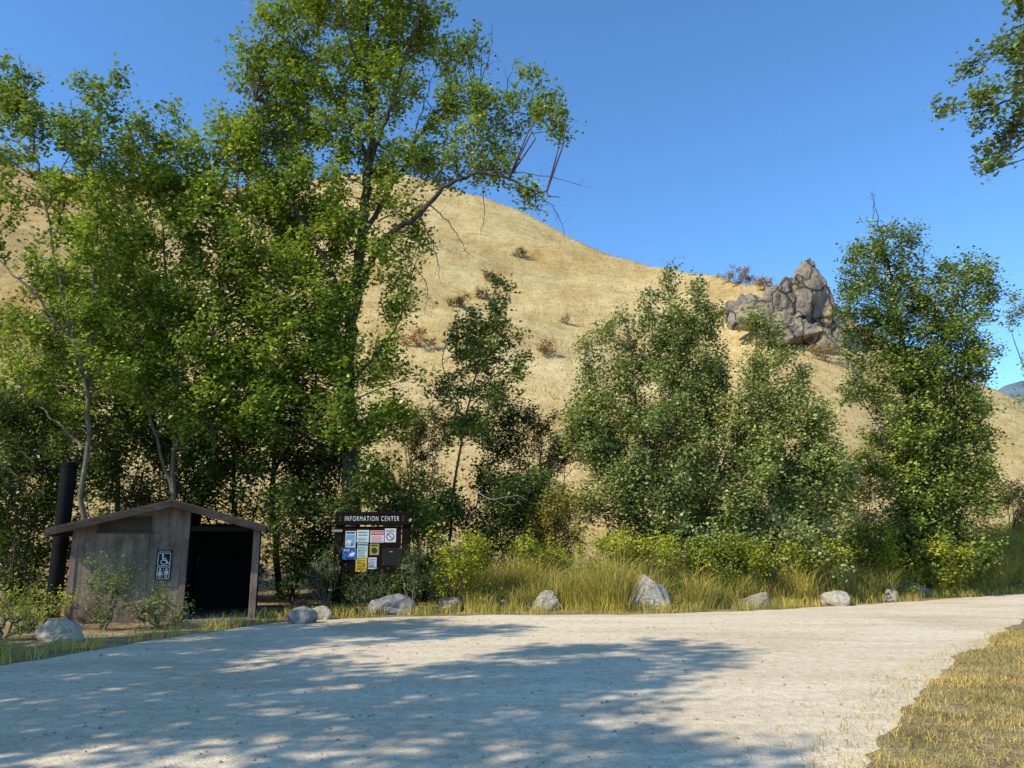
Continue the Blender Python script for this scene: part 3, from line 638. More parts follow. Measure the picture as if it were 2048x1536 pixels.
# right tree
px_tree('birch_tree', 'tall ragged birch at the right with bare tip and dark leafy base', 'tree', 1815, 25.5,
    [([(1820, 1170), (1822, 950), (1812, 760), (1790, 600), (1765, 480), (1745, 390)], 0.10, 0.008),
     ([(1815, 850), (1870, 720, .4), (1920, 620, .6), (1945, 530, .6)], 0.05, 0.01),
     ([(1822, 950), (1900, 880, -.4), (1950, 820, -.6)], 0.04, 0.01), ([(1822, 980), (1760, 860, -.4), (1710, 780, -.5)], 0.035, 0.01)],
    [(1750, 500, 46, 50), (1800, 480, 30, 38), (1725, 560, 50, 46), (1790, 560, 56, 48), (1740, 630, 80, 55), (1850, 610, 42, 40), (1935, 540, 52, 40), (1960, 580, 42, 46), (1880, 595, 52, 48), (1830, 670, 90, 52), (1910, 660, 76, 56), (1765, 710, 74, 52), (1860, 740, 105, 56), (1940, 720, 52, 52), (1800, 790, 80, 56), (1890, 820, 90, 60), (1850, 870, 90, 60), (1935, 870, 50, 66), (1800, 920, 80, 70), (1885, 950, 90, 74), (1820, 1020, 90, 74), (1900, 1040, 88, 74), (1950, 970, 36, 66), (1860, 1090, 115, 50), (1705, 780, 34, 36), (1860, 1130, 110, 30)],
    M['leaf_birch'], M['bark'], bare=[([(1745, 440), (1748, 400), (1742, 385)], 0.012, 0.005), ([(1850, 600), (1845, 540), (1852, 490)], 0.014, 0.005), ([(1810, 560), (1840, 520), (1850, 500)], 0.012, 0.005)],
    leaf=0.12, per=120, cr=0.38, dens=3.3, spread=0.36, nt=4)
px_tree('birch_tree', 'far pale birch cut by the right picture edge beyond the ragged birch', 'tree', 2080, 34.0,
    [([(2080, 1060), (2074, 800), (2058, 600), (2053, 500)], 0.09, 0.01), ([(2074, 800), (2034, 700), (2014, 640)], 0.04, 0.01)],
    [(2048, 590, 22, 26), (2034, 650, 26, 30), (2050, 720, 30, 30), (2085, 640, 40, 60), (2095, 780, 40, 60)],
    M['leaf_sage'], M['bark_pale'], leaf=0.14, per=80, cr=0.45, dens=1.6, spread=0.34)
# near tree whose outer branches hang into the top right corner
b = np.array([8.6, 8.6, 0.0])
nb = [(2045, 25, 36, 45), (2035, 110, 36, 40), (1960, 125, 42, 18), (1985, 205, 56, 28), (1915, 212, 40, 18), (2010, 255, 42, 34), (2002, 310, 20, 28), (1962, 255, 34, 20), (2050, 180, 36, 50), (2060, 260, 40, 50), (1975, 335, 12, 16), (2120, 80, 70, 70), (2160, 260, 80, 70), (2260, 120, 110, 120), (2300, 350, 120, 90)]
grow('birch_tree', 'near birch whose outer leafy branches hang into the top right corner', 'tree', b,
    [([b, b + [0, 0, 2.2], b + [-0.2, 0, 4.5], b + [-0.1, 0.1, 7], b + [0.1, 0, 9]], 0.16, 0.03),
     ([b + [-0.2, 0, 4.2], P(2200, 150, 8.2), P(2080, 170, 8), P(1990, 210, 8), P(1890, 215, 8)], 0.03, 0.003),
     ([b + [-0.15, 0, 5.0], P(2200, 20, 8.2), P(2090, 20, 8), P(2030, 60, 8), P(1930, 125, 8)], 0.025, 0.003),
     ([P(2080, 170, 8), P(2030, 250, 8), P(1975, 345, 8)], 0.010, 0.003)],
    [E(q[0], q[1], q[2], q[3], 8.0) for q in nb] + [(b + [0, 0, 8.2], (2, 2, 1.5))], M['leaf_birch'], M['bark'], leaf=0.062, per=75, cr=0.14, dens=2.5, twr=0.35, spread=0.32)

# trees outside the frame at the left that shade the gravel
for bx, by, bl, lab in (
    (-11.8, 1.2, [((-11.8, 2, 9.6), (2.7, 2.6, 3)), ((-11.6, 2.6, 12.8), (1.8, 1.6, 2.0)), ((-12.9, 0.6, 7), (2.2, 2, 2)), ((-13.2, 3.5, 8.5), (2.2, 2, 2)), ((-11.2, 1.0, 11), (1.7, 1.6, 1.8))], 'tall leafy tree left of the view nearest the camera, shading the gravel'),
    (-14.9, 6.2, [((-14.6, 6.8, 8.6), (2.6, 2.3, 2.8)), ((-14.2, 6, 12.0), (1.7, 1.6, 1.8)), ((-15.7, 6, 6), (2, 2, 1.5)), ((-14.4, 8.4, 10.2), (1.9, 1.5, 1.6)), ((-13.6, 7.9, 11.4), (1.4, 1.2, 1.2))], 'leafy tree left of the view nearest the restroom, shading the gravel'),
    (-12.4, -3.2, [((-12.4, -3, 9), (2.5, 2.4, 2.5)), ((-11.2, -2.6, 12), (1.9, 1.6, 1.8)), ((-13.3, -2, 6), (2, 2, 1.5)), ((-11.8, -2.0, 10), (1.8, 1.6, 1.6))], 'leafy tree behind the camera at the left, shading the near gravel'),
    (-19.2, 2.6, [((-19.2, 3, 9), (3, 3, 3)), ((-17.8, 3.2, 11.2), (2.3, 2, 2.3)), ((-20.2, 3, 6), (2.4, 2.4, 1.5)), ((-16.8, 2.2, 9), (2, 2, 2))], 'leafy tree farthest left of the view, shading the gravel')):
    bb = np.array([bx, by, 0.0])
    grow('cottonwood_tree', lab, 'tree', bb, [([bb, bb + [0, 0, 4], np.array(bl[0][0]), np.array(bl[1][0])], 0.16, 0.03), ([bb + [0, 0, 3.5], np.array(bl[2][0])], 0.06, 0.03)], bl, M['leaf_cotton'], M['bark'], leaf=0.18, per=92, cr=0.52, dens=2.1, spread=0.27, nt=4)

# ---------------------------------------------------------------- shrubs
def shrub(name, label, cx, cy, rx, ry, Y, mat, bark='bark', leaf=0.085, per=100, cr=0.32, dens=1.5, cat='shrub', wr=0.7, upb=0.6, stems=5, group=None, low_fill=True, spread=0.36):
    b = base_at(cx, Y)
    c, r = E(cx, cy, rx, ry, Y)
    lm = []
    for k in range(stems):
        a = RNG.uniform(0, 6.28); e = c + np.array([math.cos(a) * r[0], math.sin(a) * r[1], 0]) * 0.6 + [0, 0, r[2] * RNG.uniform(0, 0.7)]
        lm.append(([b + RNG.normal(0, 0.06, 3) * [1, 1, 0] - [0, 0, 0.05], b * 0.5 + e * 0.5 + RNG.normal(0, 0.08, 3), e], 0.025, 0.007))
    bl = [(c, r * np.array([0.9, 0.9, 0.9]))]
    for k in range(4):
        u = RNG.normal(0, 1, 3); u /= np.linalg.norm(u); u[2] = abs(u[2]) * (1 if k < 3 else -1)
        bl.append((c + u * np.array(r) * 0.75, np.array(r) * RNG.uniform(0.3, 0.45)))
    low = c[2] - r[2] - b[2]
    if low > 0.1 and low_fill:
        bl.append((np.array([c[0], c[1], b[2] + low * 0.55]), np.array([r[0] * 0.9, r[1] * 0.9, low * 0.6 + 0.15])))
    return grow(name, label, cat, b, lm, bl, M[mat], M[bark], leaf=leaf, per=per, cr=cr, dens=dens, wr=wr, upb=upb, group=group, spread=spread, nt=4)
SH = [
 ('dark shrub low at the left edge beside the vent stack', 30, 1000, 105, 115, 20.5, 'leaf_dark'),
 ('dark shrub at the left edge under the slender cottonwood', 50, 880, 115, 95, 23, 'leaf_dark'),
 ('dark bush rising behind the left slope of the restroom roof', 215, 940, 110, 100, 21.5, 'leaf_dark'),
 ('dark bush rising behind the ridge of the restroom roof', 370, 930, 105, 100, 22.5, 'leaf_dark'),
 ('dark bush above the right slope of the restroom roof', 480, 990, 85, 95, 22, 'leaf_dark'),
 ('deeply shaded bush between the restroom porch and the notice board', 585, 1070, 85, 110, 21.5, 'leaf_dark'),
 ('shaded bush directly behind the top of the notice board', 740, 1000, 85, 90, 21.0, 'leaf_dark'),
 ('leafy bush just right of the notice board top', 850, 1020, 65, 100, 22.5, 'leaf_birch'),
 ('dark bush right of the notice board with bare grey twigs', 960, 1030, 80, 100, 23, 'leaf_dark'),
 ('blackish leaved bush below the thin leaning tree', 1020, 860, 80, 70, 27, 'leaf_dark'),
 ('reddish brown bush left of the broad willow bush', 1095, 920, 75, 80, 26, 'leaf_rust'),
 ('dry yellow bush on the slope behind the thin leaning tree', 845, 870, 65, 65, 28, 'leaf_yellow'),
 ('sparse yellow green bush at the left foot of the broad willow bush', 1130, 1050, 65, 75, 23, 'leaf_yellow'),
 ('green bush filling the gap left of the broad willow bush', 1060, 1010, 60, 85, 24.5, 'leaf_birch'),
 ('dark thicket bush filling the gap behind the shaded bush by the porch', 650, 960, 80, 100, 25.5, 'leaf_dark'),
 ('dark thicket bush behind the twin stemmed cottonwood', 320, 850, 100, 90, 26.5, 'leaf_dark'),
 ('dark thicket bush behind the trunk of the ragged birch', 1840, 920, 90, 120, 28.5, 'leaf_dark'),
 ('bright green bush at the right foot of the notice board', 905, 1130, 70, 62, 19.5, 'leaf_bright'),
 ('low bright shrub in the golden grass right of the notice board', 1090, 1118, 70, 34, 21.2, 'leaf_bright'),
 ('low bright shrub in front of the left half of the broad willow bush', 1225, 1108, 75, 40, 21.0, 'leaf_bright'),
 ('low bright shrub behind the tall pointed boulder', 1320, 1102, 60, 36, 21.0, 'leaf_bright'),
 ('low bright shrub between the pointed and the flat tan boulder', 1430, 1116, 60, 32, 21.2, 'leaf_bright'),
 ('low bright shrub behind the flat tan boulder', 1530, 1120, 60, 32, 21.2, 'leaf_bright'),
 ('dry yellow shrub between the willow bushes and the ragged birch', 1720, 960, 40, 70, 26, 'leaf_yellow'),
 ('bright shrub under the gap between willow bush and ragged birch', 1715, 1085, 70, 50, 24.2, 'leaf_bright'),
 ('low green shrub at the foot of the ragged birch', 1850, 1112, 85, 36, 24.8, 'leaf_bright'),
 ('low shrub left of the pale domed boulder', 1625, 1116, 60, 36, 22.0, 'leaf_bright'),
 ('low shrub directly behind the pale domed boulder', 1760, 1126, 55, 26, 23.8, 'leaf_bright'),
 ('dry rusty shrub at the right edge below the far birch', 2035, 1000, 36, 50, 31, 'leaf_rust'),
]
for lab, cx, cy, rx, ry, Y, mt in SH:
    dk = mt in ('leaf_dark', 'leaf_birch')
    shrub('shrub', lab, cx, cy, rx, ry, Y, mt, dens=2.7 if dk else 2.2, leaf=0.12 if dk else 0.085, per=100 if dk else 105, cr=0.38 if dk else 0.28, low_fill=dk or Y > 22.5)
shrub('willow_shrub', 'long narrow leaved willow shrub at the right edge of the gravel', 1990, 1100, 80, 54, 26.8, 'leaf_bright', 'bark_pale', leaf=0.18, wr=0.18, per=150, cr=0.48, dens=2.0)
# leafy weeds by the restroom and the notice board
for lab, cx, cy, rx, ry, Y, mt in (
    ('tall pale weed clump growing against the restroom wall', 214, 1195, 42, 78, 15.0, 'leaf_sage'),
    ('weed clump growing by the right end of the restroom wall', 325, 1225, 72, 44, 15.6, 'leaf_sage'),
    ('weed clump left of the restroom wall behind the pale boulder', 70, 1228, 75, 46, 15.2, 'leaf_bright'),
    ('low weeds at the left edge in front of the vent stack', 10, 1255, 45, 40, 13.6, 'leaf_bright'),
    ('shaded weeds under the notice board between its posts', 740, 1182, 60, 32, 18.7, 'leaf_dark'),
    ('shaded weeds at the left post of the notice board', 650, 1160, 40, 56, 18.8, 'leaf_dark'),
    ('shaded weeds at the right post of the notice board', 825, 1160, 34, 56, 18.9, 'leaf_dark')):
    shrub('weed', lab, cx, cy, rx, ry, Y, mt, 'bark_pale', leaf=0.075, per=50, cr=0.17, dens=1.7, cat='weed', wr=0.38, upb=2.2, spread=0.65)
# hillside shrubs
for lab, px, py, rx, ry, mt in (
    ('small olive shrub high on the hillside, topmost of the hill shrubs', 1046, 506, 20, 11, 'leaf_hill'),
    ('small olive shrub on the hillside, second highest of the hill shrubs', 985, 550, 22, 16, 'leaf_hill'),
    ('wide olive shrub on the hillside beside the big cottonwood crown', 925, 604, 36, 13, 'leaf_hill'),
    ('olive shrub on the hillside above the wide olive one', 962, 584, 19, 15, 'leaf_hill'),
    ('low reddish shrub patch on the hillside', 838, 680, 42, 16, 'leaf_red'),
    ('reddish shrub on the hillside above the dark bushes', 1090, 696, 34, 13, 'leaf_red'),
    ('straw brown shrub on the hillside left of the broad willow top', 1130, 640, 16, 9, 'leaf_brush'),
    ('low brown brush on the crest left of the rock outcrop', 1472, 552, 46, 18, 'leaf_brush'),
    ('olive shrub on the crest touching the rock outcrop', 1530, 566, 28, 16, 'leaf_brush'),
    ('rusty shrub at the foot of the rock outcrop', 1650, 706, 46, 16, 'leaf_brush'),
    ('small straw coloured shrub left below the rock outcrop', 1455, 630, 18, 20, 'leaf_hill')):
    q = H(px, py + ry); D = q[1]; s = D / F
    r = np.array([rx * s, rx * s * 0.8, ry * s])
    c = q + [0, 0, r[2]]
    grow('hill_shrub', lab, 'shrub', q, [([q - [0, 0, .2], q + [0, 0, r[2] * 0.5], c + [a * r[0] * .5, 0, r[2] * .4]], 0.04, 0.015) for a in (-1, 0, 1)], [(c, r)], M[mt], M['bark_dead'], leaf=0.16, per=70, cr=0.4, dens=2.2, spread=0.3)

# bare bleached branch rooted in the dark bush
b0 = base_at(945, 22.6)
it = [(smooth([b0 - [0, 0, .05], P(940, 1080, 22.6), P(942, 990, 21.6), P(985, 998, 20.6), P(1030, 992, 20.4), P(1055, 1000, 20.3)], 4, .02), np.linspace(.02, .005, 21), 5), (smooth([P(985, 998, 20.6), P(1010, 1010, 20.5), P(1040, 1006, 20.4)], 4, .02), np.linspace(.011, .004, 9), 4)]
V, Fc = tubes(it)
tag(put('dead_branch', np_mesh('dead_branch', V - b0, Fc), M['bark_dead'], loc=b0), 'bare bleached branch poking out of the dark bush', 'branch')

# outcrop on the crest
q = H(1590, 700); D = q[1] + 2.5; s = D / F
blocks = [(1604, 640, 66, 84, 0, 41, .30), (1616, 578, 40, 58, 0.2, 52, .38), (1586, 600, 34, 52, -.3, 53, .35), (1640, 612, 28, 54, -.2, 54, .35), (1562, 622, 44, 52, -.4, 43, .25), (1500, 630, 48, 42, 0.3, 44, .2), (1470, 624, 24, 26, 0.6, 55, .2), (1654, 656, 36, 60, .4, 45, .3), (1580, 672, 58, 42, -1.2, 46, .15), (1634, 690, 42, 40, -1.2, 47, .15), (1676, 680, 24, 34, 1.0, 48, .15), (1538, 664, 42, 36, -.6, 49, .15)]
vs_all = []; fs_all = []; origin = q.copy()
for (cx, cy, rx, ry, dy, sd, tp) in blocks:
    vs, fs = rock_verts((rx * s, rx * s * 0.9, ry * s), sd, 5, 9, 0.10, 3.6, 0.54)
    v = np.array(vs); zz = np.clip(v[:, 2] / (ry * s), -1, 1) * 0.5 + 0.5; k = 1.15 - tp * 1.15 * zz ** 1.1; v[:, 0] *= k; v[:, 1] *= k
    v = v + P(cx, cy, D + dy) - origin
    b0 = len(vs_all); vs_all += v.tolist(); fs_all += [tuple(b0 + a for a in f) for f in fs]
me = bpy.data.meshes.new('rock_outcrop'); me.from_pydata(vs_all, [], fs_all); me.update()
tag(put('rock_outcrop', me, M['outcrop'], loc=origin), 'craggy grey tan rock outcrop standing on the hill crest', 'rock')

# ---------------------------------------------------------------- restroom building
ROT = math.radians(17); RC, RS = math.cos(ROT), math.sin(ROT)
g0 = G(128, 1249); BX, BY = g0[0], g0[1]
def UZ(px, py, yl=0.0):          # where a sight line meets the hut's front plane (shifted back by yl), in the hut's own axes
    d = ray(px, py); a = d[0] / d[1]; ox, oy = BX - RS * yl, BY + RC * yl
    u = (a * oy - ox) / (RC - a * RS); return u, EYE + (oy + u * RS) * d[2] / d[1]
root = empty('restroom_building', (BX, BY, 0), 'weathered brown wooden restroom hut with open porch and shallow gable roof', 'building')
root.rotation_euler = (0, 0, ROT)
Y0, Y1 = -0.42, 3.2
e1 = UZ(92, 1056, Y0); r1 = UZ(345, 998, Y0); e2 = UZ(532, 1050, Y0)
TH = 0.035
RX, RZ = r1[0], r1[1] - TH; EL = (e1[0], e1[1] - TH); ER = (e2[0], e2[1] - TH)
def roof_z(x):
    return RZ - (RX - x) * (RZ - EL[1]) / (RX - EL[0]) if x < RX else RZ - (x - RX) * (RZ - ER[1]) / (ER[0] - RX)
WW = UZ(366, 1200)[0]; PW = UZ(512, 1200)[0]; UND = 0.06
m = MB(); x = 0.0
while x < WW - 0.01:
    x2 = min(x + 0.205, WW); g = 0.002
    zs = [(x + g, -0.03), (x2 - g, -0.03)]
    top = [(x2 - g, roof_z(x2 - g) - UND)]
    if x < RX < x2: top.append((RX, RZ - UND))
    top.append((x + g, roof_z(x + g) - UND))
    m.prism(zs + top, 0.0, 0.05); x = x2
fw = m.build('front_wall', M['wall'], root)
bk = [(0.004, -0.03), (WW - .004, -0.03), (WW - .004, roof_z(WW) - UND - .01)] + ([(RX, RZ - UND - .01)] if RX < WW else []) + [(0.004, roof_z(0) - UND - .01)]
MB().prism(bk, 0.008, 0.045).build('wall_backing', M['panel_brown'], fw)
MB().box(-0.02, 0.09, -0.018, -0.002, -0.03, roof_z(-0.02) - UND - 0.015).build('corner_board', M['wall'], root, bevel=0.004)
MB().box(WW - 0.09, WW + 0.02, -0.018, -0.002, -0.03, min(roof_z(WW - .11), roof_z(WW + .02)) - UND - 0.015).build('corner_board', M['wall'], root, bevel=0.004)
pa, pb, pc = UZ(197, 1062), UZ(303, 1062), UZ(303, 1032)
t_ = MB(); t_.prism([(pa[0], pa[1]), (pb[0], pa[1]), (pb[0], pc[1]), (pa[0], pc[1] - 0.09)], -0.03, -0.003)
pn = t_.build('vent_panel', M['panel_brown'], root, bevel=0.004, label='dark boarded over panel under the left roof slope')
MB().box(pa[0] - .02, pb[0] + .02, -0.05, -0.003, pa[1] - 0.045, pa[1] - 0.002).build('sill', M['panel_brown'], pn)
sw = MB(); y = 0.06
while y < 2.9:
    y2 = min(y + 0.2, 2.95); sw.box(0.0, 0.05, y + .003, y2 - .003, -0.03, roof_z(0) - UND); y = y2
sw.build('side_wall', M['wall'], root)
MB().box(WW - 0.05, WW - 0.004, 0.052, 2.9, -0.03, min(roof_z(WW - .05), roof_z(WW)) - UND).build('inner_wall', M['wood_shaded'], root)
MB().prism([(0.055, -0.03), (WW - .06, -0.03), (WW - .06, roof_z(WW - .06) - UND)] + ([(RX, RZ - UND)] if RX < WW - .06 else []) + [(0.055, roof_z(0.055) - UND)], 2.86, 2.9).build('back_wall', M['wood_shaded'], root)
MB().box(WW, PW - .16, 2.86, 2.9, -0.03, 2.06).build('porch_back_wall', M['wood_shaded'], root)
MB().box(PW - 0.11, PW - 0.05, 0.14, 2.7, -0.03, 1.62).build('porch_side_wall', M['wood_shaded'], root)
for yy, mt in ((0.0, 'wall'), (2.72, 'wood_shaded')):
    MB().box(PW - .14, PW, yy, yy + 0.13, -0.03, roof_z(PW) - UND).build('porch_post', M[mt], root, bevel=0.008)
MB().box(WW + .023, PW - .143, 0.02, 0.12, 1.84, 1.95).build('porch_beam', M['wood_shaded'], root)
MB().box(WW - 0.1, PW + .1, -0.6, 2.85, -0.05, 0.03).build('floor_slab', M['concrete'], root, bevel=0.01)
# roof
rf = MB()
rf.prism([(EL[0], EL[1] - 0.02), (RX, RZ - 0.02), (RX, RZ + TH), (EL[0], EL[1] + TH)], Y0, Y1)
rf.prism([(RX + .001, RZ - 0.02), (ER[0], ER[1] - 0.02), (ER[0], ER[1] + TH), (RX + .001, RZ + TH)], Y0, Y1)
rf = rf.build('roof', M['shingle'], root)
BG = 0.13
MB().prism([(EL[0], EL[1] - BG), (RX - .003, RZ - BG), (RX - .003, RZ - 0.002), (EL[0], EL[1] - 0.002)], Y0 - 0.045, Y0 - 0.003).build('barge_board', M['fascia'], rf, bevel=0.004)
MB().prism([(RX + .003, RZ - BG), (ER[0], ER[1] - BG), (ER[0], ER[1] - 0.002), (RX + .003, RZ - 0.002)], Y0 - 0.045, Y0 - 0.003).build('barge_board', M['fascia'], rf, bevel=0.004)
MB().box(EL[0] - 0.03, EL[0] - 0.002, Y0, Y1, EL[1] - 0.12, EL[1] + 0.02).build('eave_board', M['fascia'], rf)
MB().box(ER[0] + 0.002, ER[0] + 0.03, Y0, Y1, ER[1] - 0.12, ER[1] + 0.02).build('eave_board', M['fascia'], rf)
# vent stack
vc = P(124, 1060, 17.6); vr = 0.16
dx_, dy_ = vc[0] - BX, 17.6 - BY
lx_, ly_ = dx_ * RC + dy_ * RS, -dx_ * RS + dy_ * RC
zt = P(127, 927, 17.6)[2]
V, Fc = tubes([(np.array([[0, 0, -0.1], [0, 0, 1.2], [0, 0, zt]]), [vr] * 3, 28), (np.array([[0, 0, zt - 0.06], [0, 0, zt + 0.004]]), [vr + .012] * 2, 28), (np.array([[0, 0, zt + 0.004], [0, 0, zt + .003], [0, 0, zt - .5]]), [vr + .012, vr - .02, vr - .02], 28), (np.array([[0, 0, 1.55], [0, 0, 1.6]]), [vr + .01] * 2, 28)])
vs = put('vent_stack', np_mesh('vent_stack', V, Fc, False), M['pipe'], root, (lx_, ly_, 0))
MB().box(vr - 0.02, -lx_ + .02, -0.03, 0.03, 1.45, 1.50).build('bracket', M['pipe'], vs)
# restroom sign
x0, z1 = UZ(315, 1100); x1 = UZ(343, 1130)[0]; z0 = UZ(328, 1160)[1]
sg = MB().box(x0, x1, -0.022, -0.003, z0, z1).build('restroom_sign', M['sign_black'], root, label='dark pictogram plate with wheelchair and man and woman symbols')
text_part('lettering', 'RESTROOMS', x0 + .04, x1 - .04, z1 - .048, z1 - .018, -0.025, M['white'], sg)
def frame(mb, a0, a1, c0, c1, w, y):
    mb.flat([(a0, c0), (a1, c0), (a1, c0 + w), (a0, c0 + w)], y); mb.flat([(a0, c1 - w), (a1, c1 - w), (a1, c1), (a0, c1)], y)
    mb.flat([(a0, c0 + w), (a0 + w, c0 + w), (a0 + w, c1 - w), (a0, c1 - w)], y); mb.flat([(a1 - w, c0 + w), (a1, c0 + w), (a1, c1 - w), (a1 - w, c1 - w)], y)
xm = (x0 + x1) / 2; hz = (z1 - z0)
u0, u1 = x0 + .025, x1 - .025
zc0, zc1 = z0 + hz * .47, z1 - .06
m = MB(); frame(m, u0, u1, zc0, zc1, .012, -0.025); k = (zc1 - zc0)
m.ring(xm - .005, zc0 + k * .33, k * .17, k * .235, -0.0252, math.radians(150), math.radians(400))
m.ring(xm - .03, zc0 + k * .83, 0, k * .075, -0.0252)
m.stroke([(xm - .03, zc0 + k * .74), (xm - .025, zc0 + k * .45), (xm + .045, zc0 + k * .43), (xm + .07, zc0 + k * .2), (xm + .095, zc0 + k * .22)], k * .085, -0.0256)
m.stroke([(xm - .03, zc0 + k * .6), (xm + .035, zc0 + k * .58)], k * .06, -0.0285)
m.build('wheelchair_symbol', M['white'], sg)
zb0, zb1 = z0 + .02, z0 + hz * .44
m = MB(); frame(m, u0, u1, zb0, zb1, .012, -0.025); k = zb1 - zb0
for cx, wo in ((xm - .06, True), (xm + .06, False)):
    m.ring(cx, zb0 + k * .80, 0, k * .085, -0.0252)
    if wo: m.flat([(cx - .05, zb0 + k * .32), (cx + .05, zb0 + k * .32), (cx + .022, zb0 + k * .68), (cx - .022, zb0 + k * .68)], -0.0253)
    else: m.flat([(cx - .036, zb0 + k * .36), (cx + .036, zb0 + k * .36), (cx + .036, zb0 + k * .68), (cx - .036, zb0 + k * .68)], -0.0253)
    m.flat([(cx - .022, zb0 + k * .12), (cx - .004, zb0 + k * .12), (cx - .004, zb0 + k * .31), (cx - .022, zb0 + k * .31)], -0.0253)
    m.flat([(cx + .004, zb0 + k * .12), (cx + .022, zb0 + k * .12), (cx + .022, zb0 + k * .31), (cx + .004, zb0 + k * .31)], -0.0253)
m.flat([(xm - .004, zb0 + k * .12), (xm + .004, zb0 + k * .12), (xm + .004, zb0 + k * .88), (xm - .004, zb0 + k * .88)], -0.0254)
m.build('restroom_symbol', M['white'], sg)

# ---------------------------------------------------------------- notice board
KY = 19.0
kx = P(742, 1100, KY)[0]
kr = empty('notice_board', (kx, KY, 0), 'dark brown information board covered with coloured notices', 'notice board')
def KX(px, py=1090): return P(px, py, KY)[0] - kx
def KZ(py): return P(742, py, KY)[2]
for a, b in ((668, 684), (803, 819)):
    MB().box(KX(a), KX(b), 0.0, 0.16, -0.05, KZ(1050)).build('post', M['sign_brown_shaded'], kr, bevel=0.01)
hd = MB().box(KX(671, 1037), KX(815, 1037), -0.06, -0.005, KZ(1050), KZ(1024)).build('header_board', M['sign_brown_shaded'], kr, bevel=0.008)
text_part('lettering', 'INFORMATION CENTER', KX(691, 1037), KX(799, 1037), KZ(1042), KZ(1032.5), -0.064, M['white'], hd, space=1.35, thin=0.006)
for px in (682, 807):
    for pz in (1034.5, 1040.5):
        MB().ring(KX(px, 1037), KZ(pz), 0, .012, -0.064, n=10).build('bolt', M['grey_wood'], hd)
MB().box(KX(685.5), KX(801.5), 0.0, 0.04, KZ(1147), KZ(1053)).build('panel', M['sign_brown_shaded'], kr, label='dark brown backing panel behind the notices')
for a, b, c, d in ((663, 684, 1064, 1059), (661, 683, 1141, 1131), (803, 822, 1138, 1129)):
    MB().box(KX(a), KX(b), -0.03, -0.004, KZ(c), KZ(d)).build('board_end', M['grey_wood'], kr)
def notice(a, b, c, d, mat, label):
    return MB().box(KX(a), KX(b), -0.012, -0.003, KZ(d), KZ(c)).build('notice', M[mat], kr, label=label)
def ink(par, a, b, c, d, mat, name='print', y=-0.0155):
    return MB().flat([(KX(a), KZ(d)), (KX(b), KZ(d)), (KX(b), KZ(c)), (KX(a), KZ(c))], y).build(name, M[mat], par)
def lines(par, a, b, c, d, n, mat='ink', name='small_print', y=-0.0155):
    m = MB()
    for k in range(n):
        z = KZ(c + (d - c) * (k + .5) / n); h = (KZ(c) - KZ(d)) / n * .16; e = b - (b - a) * random.uniform(0, .3)
        m.flat([(KX(a), z - h), (KX(e), z - h), (KX(e), z + h), (KX(a), z + h)], y)
    return m.build(name, M[mat], par)
n1 = notice(690.5, 711, 1062, 1095, 'paper', 'white notice with a blue picture, far left'); ink(n1, 692, 709, 1069, 1092, 'skyblue', 'picture'); ink(n1, 692, 709, 1064, 1067, 'ink'); ink(n1, 693, 703, 1080, 1089, 'paper', 'print', -0.0165)
n2 = notice(713, 737.5, 1060, 1084.5, 'teal', 'pale teal notice with dark writing'); lines(n2, 716, 735, 1062, 1073, 2, 'darkteal', 'heading'); lines(n2, 715, 735, 1075, 1083, 3, 'darkteal')
n3 = notice(740, 767.5, 1061, 1085, 'paper', 'white notice with a red heading'); ink(n3, 741, 766.5, 1062, 1070, 'red', 'heading')
text_part('lettering', 'No Shooting', KX(742), KX(765.5), KZ(1069), KZ(1063), -0.018, M['white'], n3); lines(n3, 742, 765, 1072, 1084, 4, 'red')
n4 = notice(769, 791.5, 1057, 1084.5, 'paper', 'white notice with a black prohibition circle'); lines(n4, 771, 790, 1059, 1064, 2)
m = MB(); cx, cz = KX(780), KZ(1073); r = KX(788) - KX(780); m.ring(cx, cz, r * .8, r, -0.0155); m.stroke([(cx - r * .6, cz + r * .6), (cx + r * .6, cz - r * .6)], r * .2, -0.016); m.build('prohibition_symbol', M['ink'], n4)
n5 = notice(686, 713.5, 1096.5, 1119, 'blue', 'blue notice with a white shape')
m = MB(); m.flat([(KX(697), KZ(1113)), (KX(706), KZ(1114)), (KX(711), KZ(1106)), (KX(704), KZ(1103)), (KX(700), KZ(1107))], -0.0155); m.build('picture', M['white'], n5); lines(n5, 688, 700, 1098, 1103, 2, 'white')
n6 = notice(715, 736, 1086, 1116, 'green', 'pale green notice with a dark heading'); ink(n6, 716, 735, 1087.5, 1091, 'darkteal', 'heading'); lines(n6, 717, 734, 1093, 1115, 7, 'darkteal')
n7 = notice(740, 758.5, 1087.5, 1110, 'gold', 'small mustard notice with a dark emblem'); m = MB(); m.ring(KX(749), KZ(1101), 0, .075, -0.0155, n=6); m.build('emblem', M['ink'], n7); ink(n7, 742, 756, 1089.5, 1092, 'ink', 'heading')
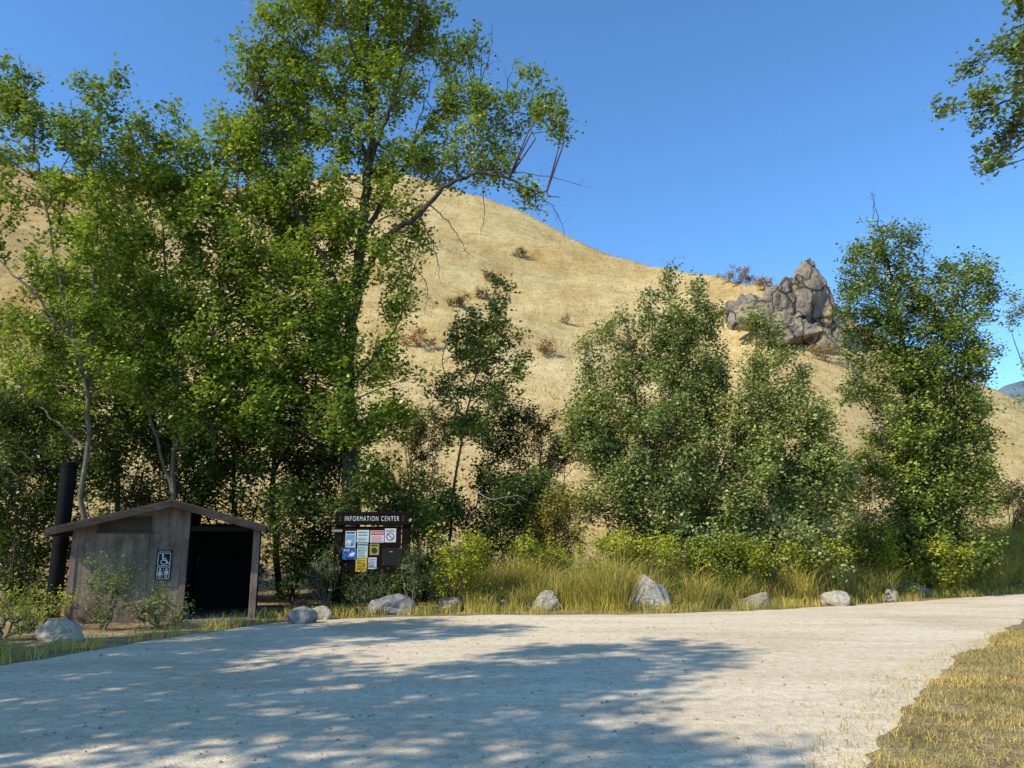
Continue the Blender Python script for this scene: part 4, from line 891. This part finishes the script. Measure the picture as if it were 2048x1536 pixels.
n8 = notice(765, 803, 1096, 1131, 'sign_black', 'dark brown plate at the right'); lines(n8, 780, 788, 1102, 1105, 1, 'paper')
n9 = notice(713, 735.5, 1117, 1143.5, 'yellow', 'tall yellow notice at the bottom'); lines(n9, 715, 733, 1119, 1141, 7)
n10 = notice(738, 754.5, 1115, 1138, 'lilac', 'pale lilac notice'); lines(n10, 740, 753, 1117, 1136, 6, 'blue')

# ---------------------------------------------------------------- light, sky, camera
w = bpy.data.worlds.new('World'); SC.world = w; w.use_nodes = True; nt = w.node_tree
sky = nt.nodes.new('ShaderNodeTexSky'); sky.sky_type = 'NISHITA'; sky.sun_disc = False
el = math.asin(SUN[2]); sky.sun_elevation = el; sky.sun_rotation = math.atan2(SUN[0], SUN[1]) % (2 * math.pi)
sky.altitude = 800; sky.air_density = 1.0; sky.dust_density = 0.3; sky.ozone_density = 2.0
bgn = nt.nodes['Background']; bgn.inputs[1].default_value = 0.145
mx = nt.nodes.new('ShaderNodeMix'); mx.data_type = 'RGBA'; mx.blend_type = 'MULTIPLY'; mx.inputs[0].default_value = 1.0
mx.inputs[7].default_value = (0.90, 1.41, 1.78, 1)
nt.links.new(sky.outputs[0], mx.inputs[6]); nt.links.new(mx.outputs[2], bgn.inputs[0])
ld = bpy.data.lights.new('sun', 'SUN'); ld.energy = 5.0; ld.angle = math.radians(0.5); ld.color = (1, 0.94, 0.79)
lo = bpy.data.objects.new('sun', ld); COL.objects.link(lo); lo.rotation_euler = Vector(SUN).to_track_quat('Z', 'Y').to_euler(); lo.location = (-20, -15, 30)
cam = bpy.data.cameras.new('camera'); cam.sensor_width = 36; cam.lens = 36 * F / 2048; cam.clip_end = 6000; cam.clip_start = 0.05
co = bpy.data.objects.new('camera', cam); COL.objects.link(co); co.location = (0, 0, EYE); co.rotation_euler = (math.pi / 2 + PITCH, 0, 0)
SC.camera = co
SC.view_settings.view_transform = 'Standard'; SC.view_settings.look = 'None'; SC.view_settings.exposure = 0
print('LEAVES', NLEAF)
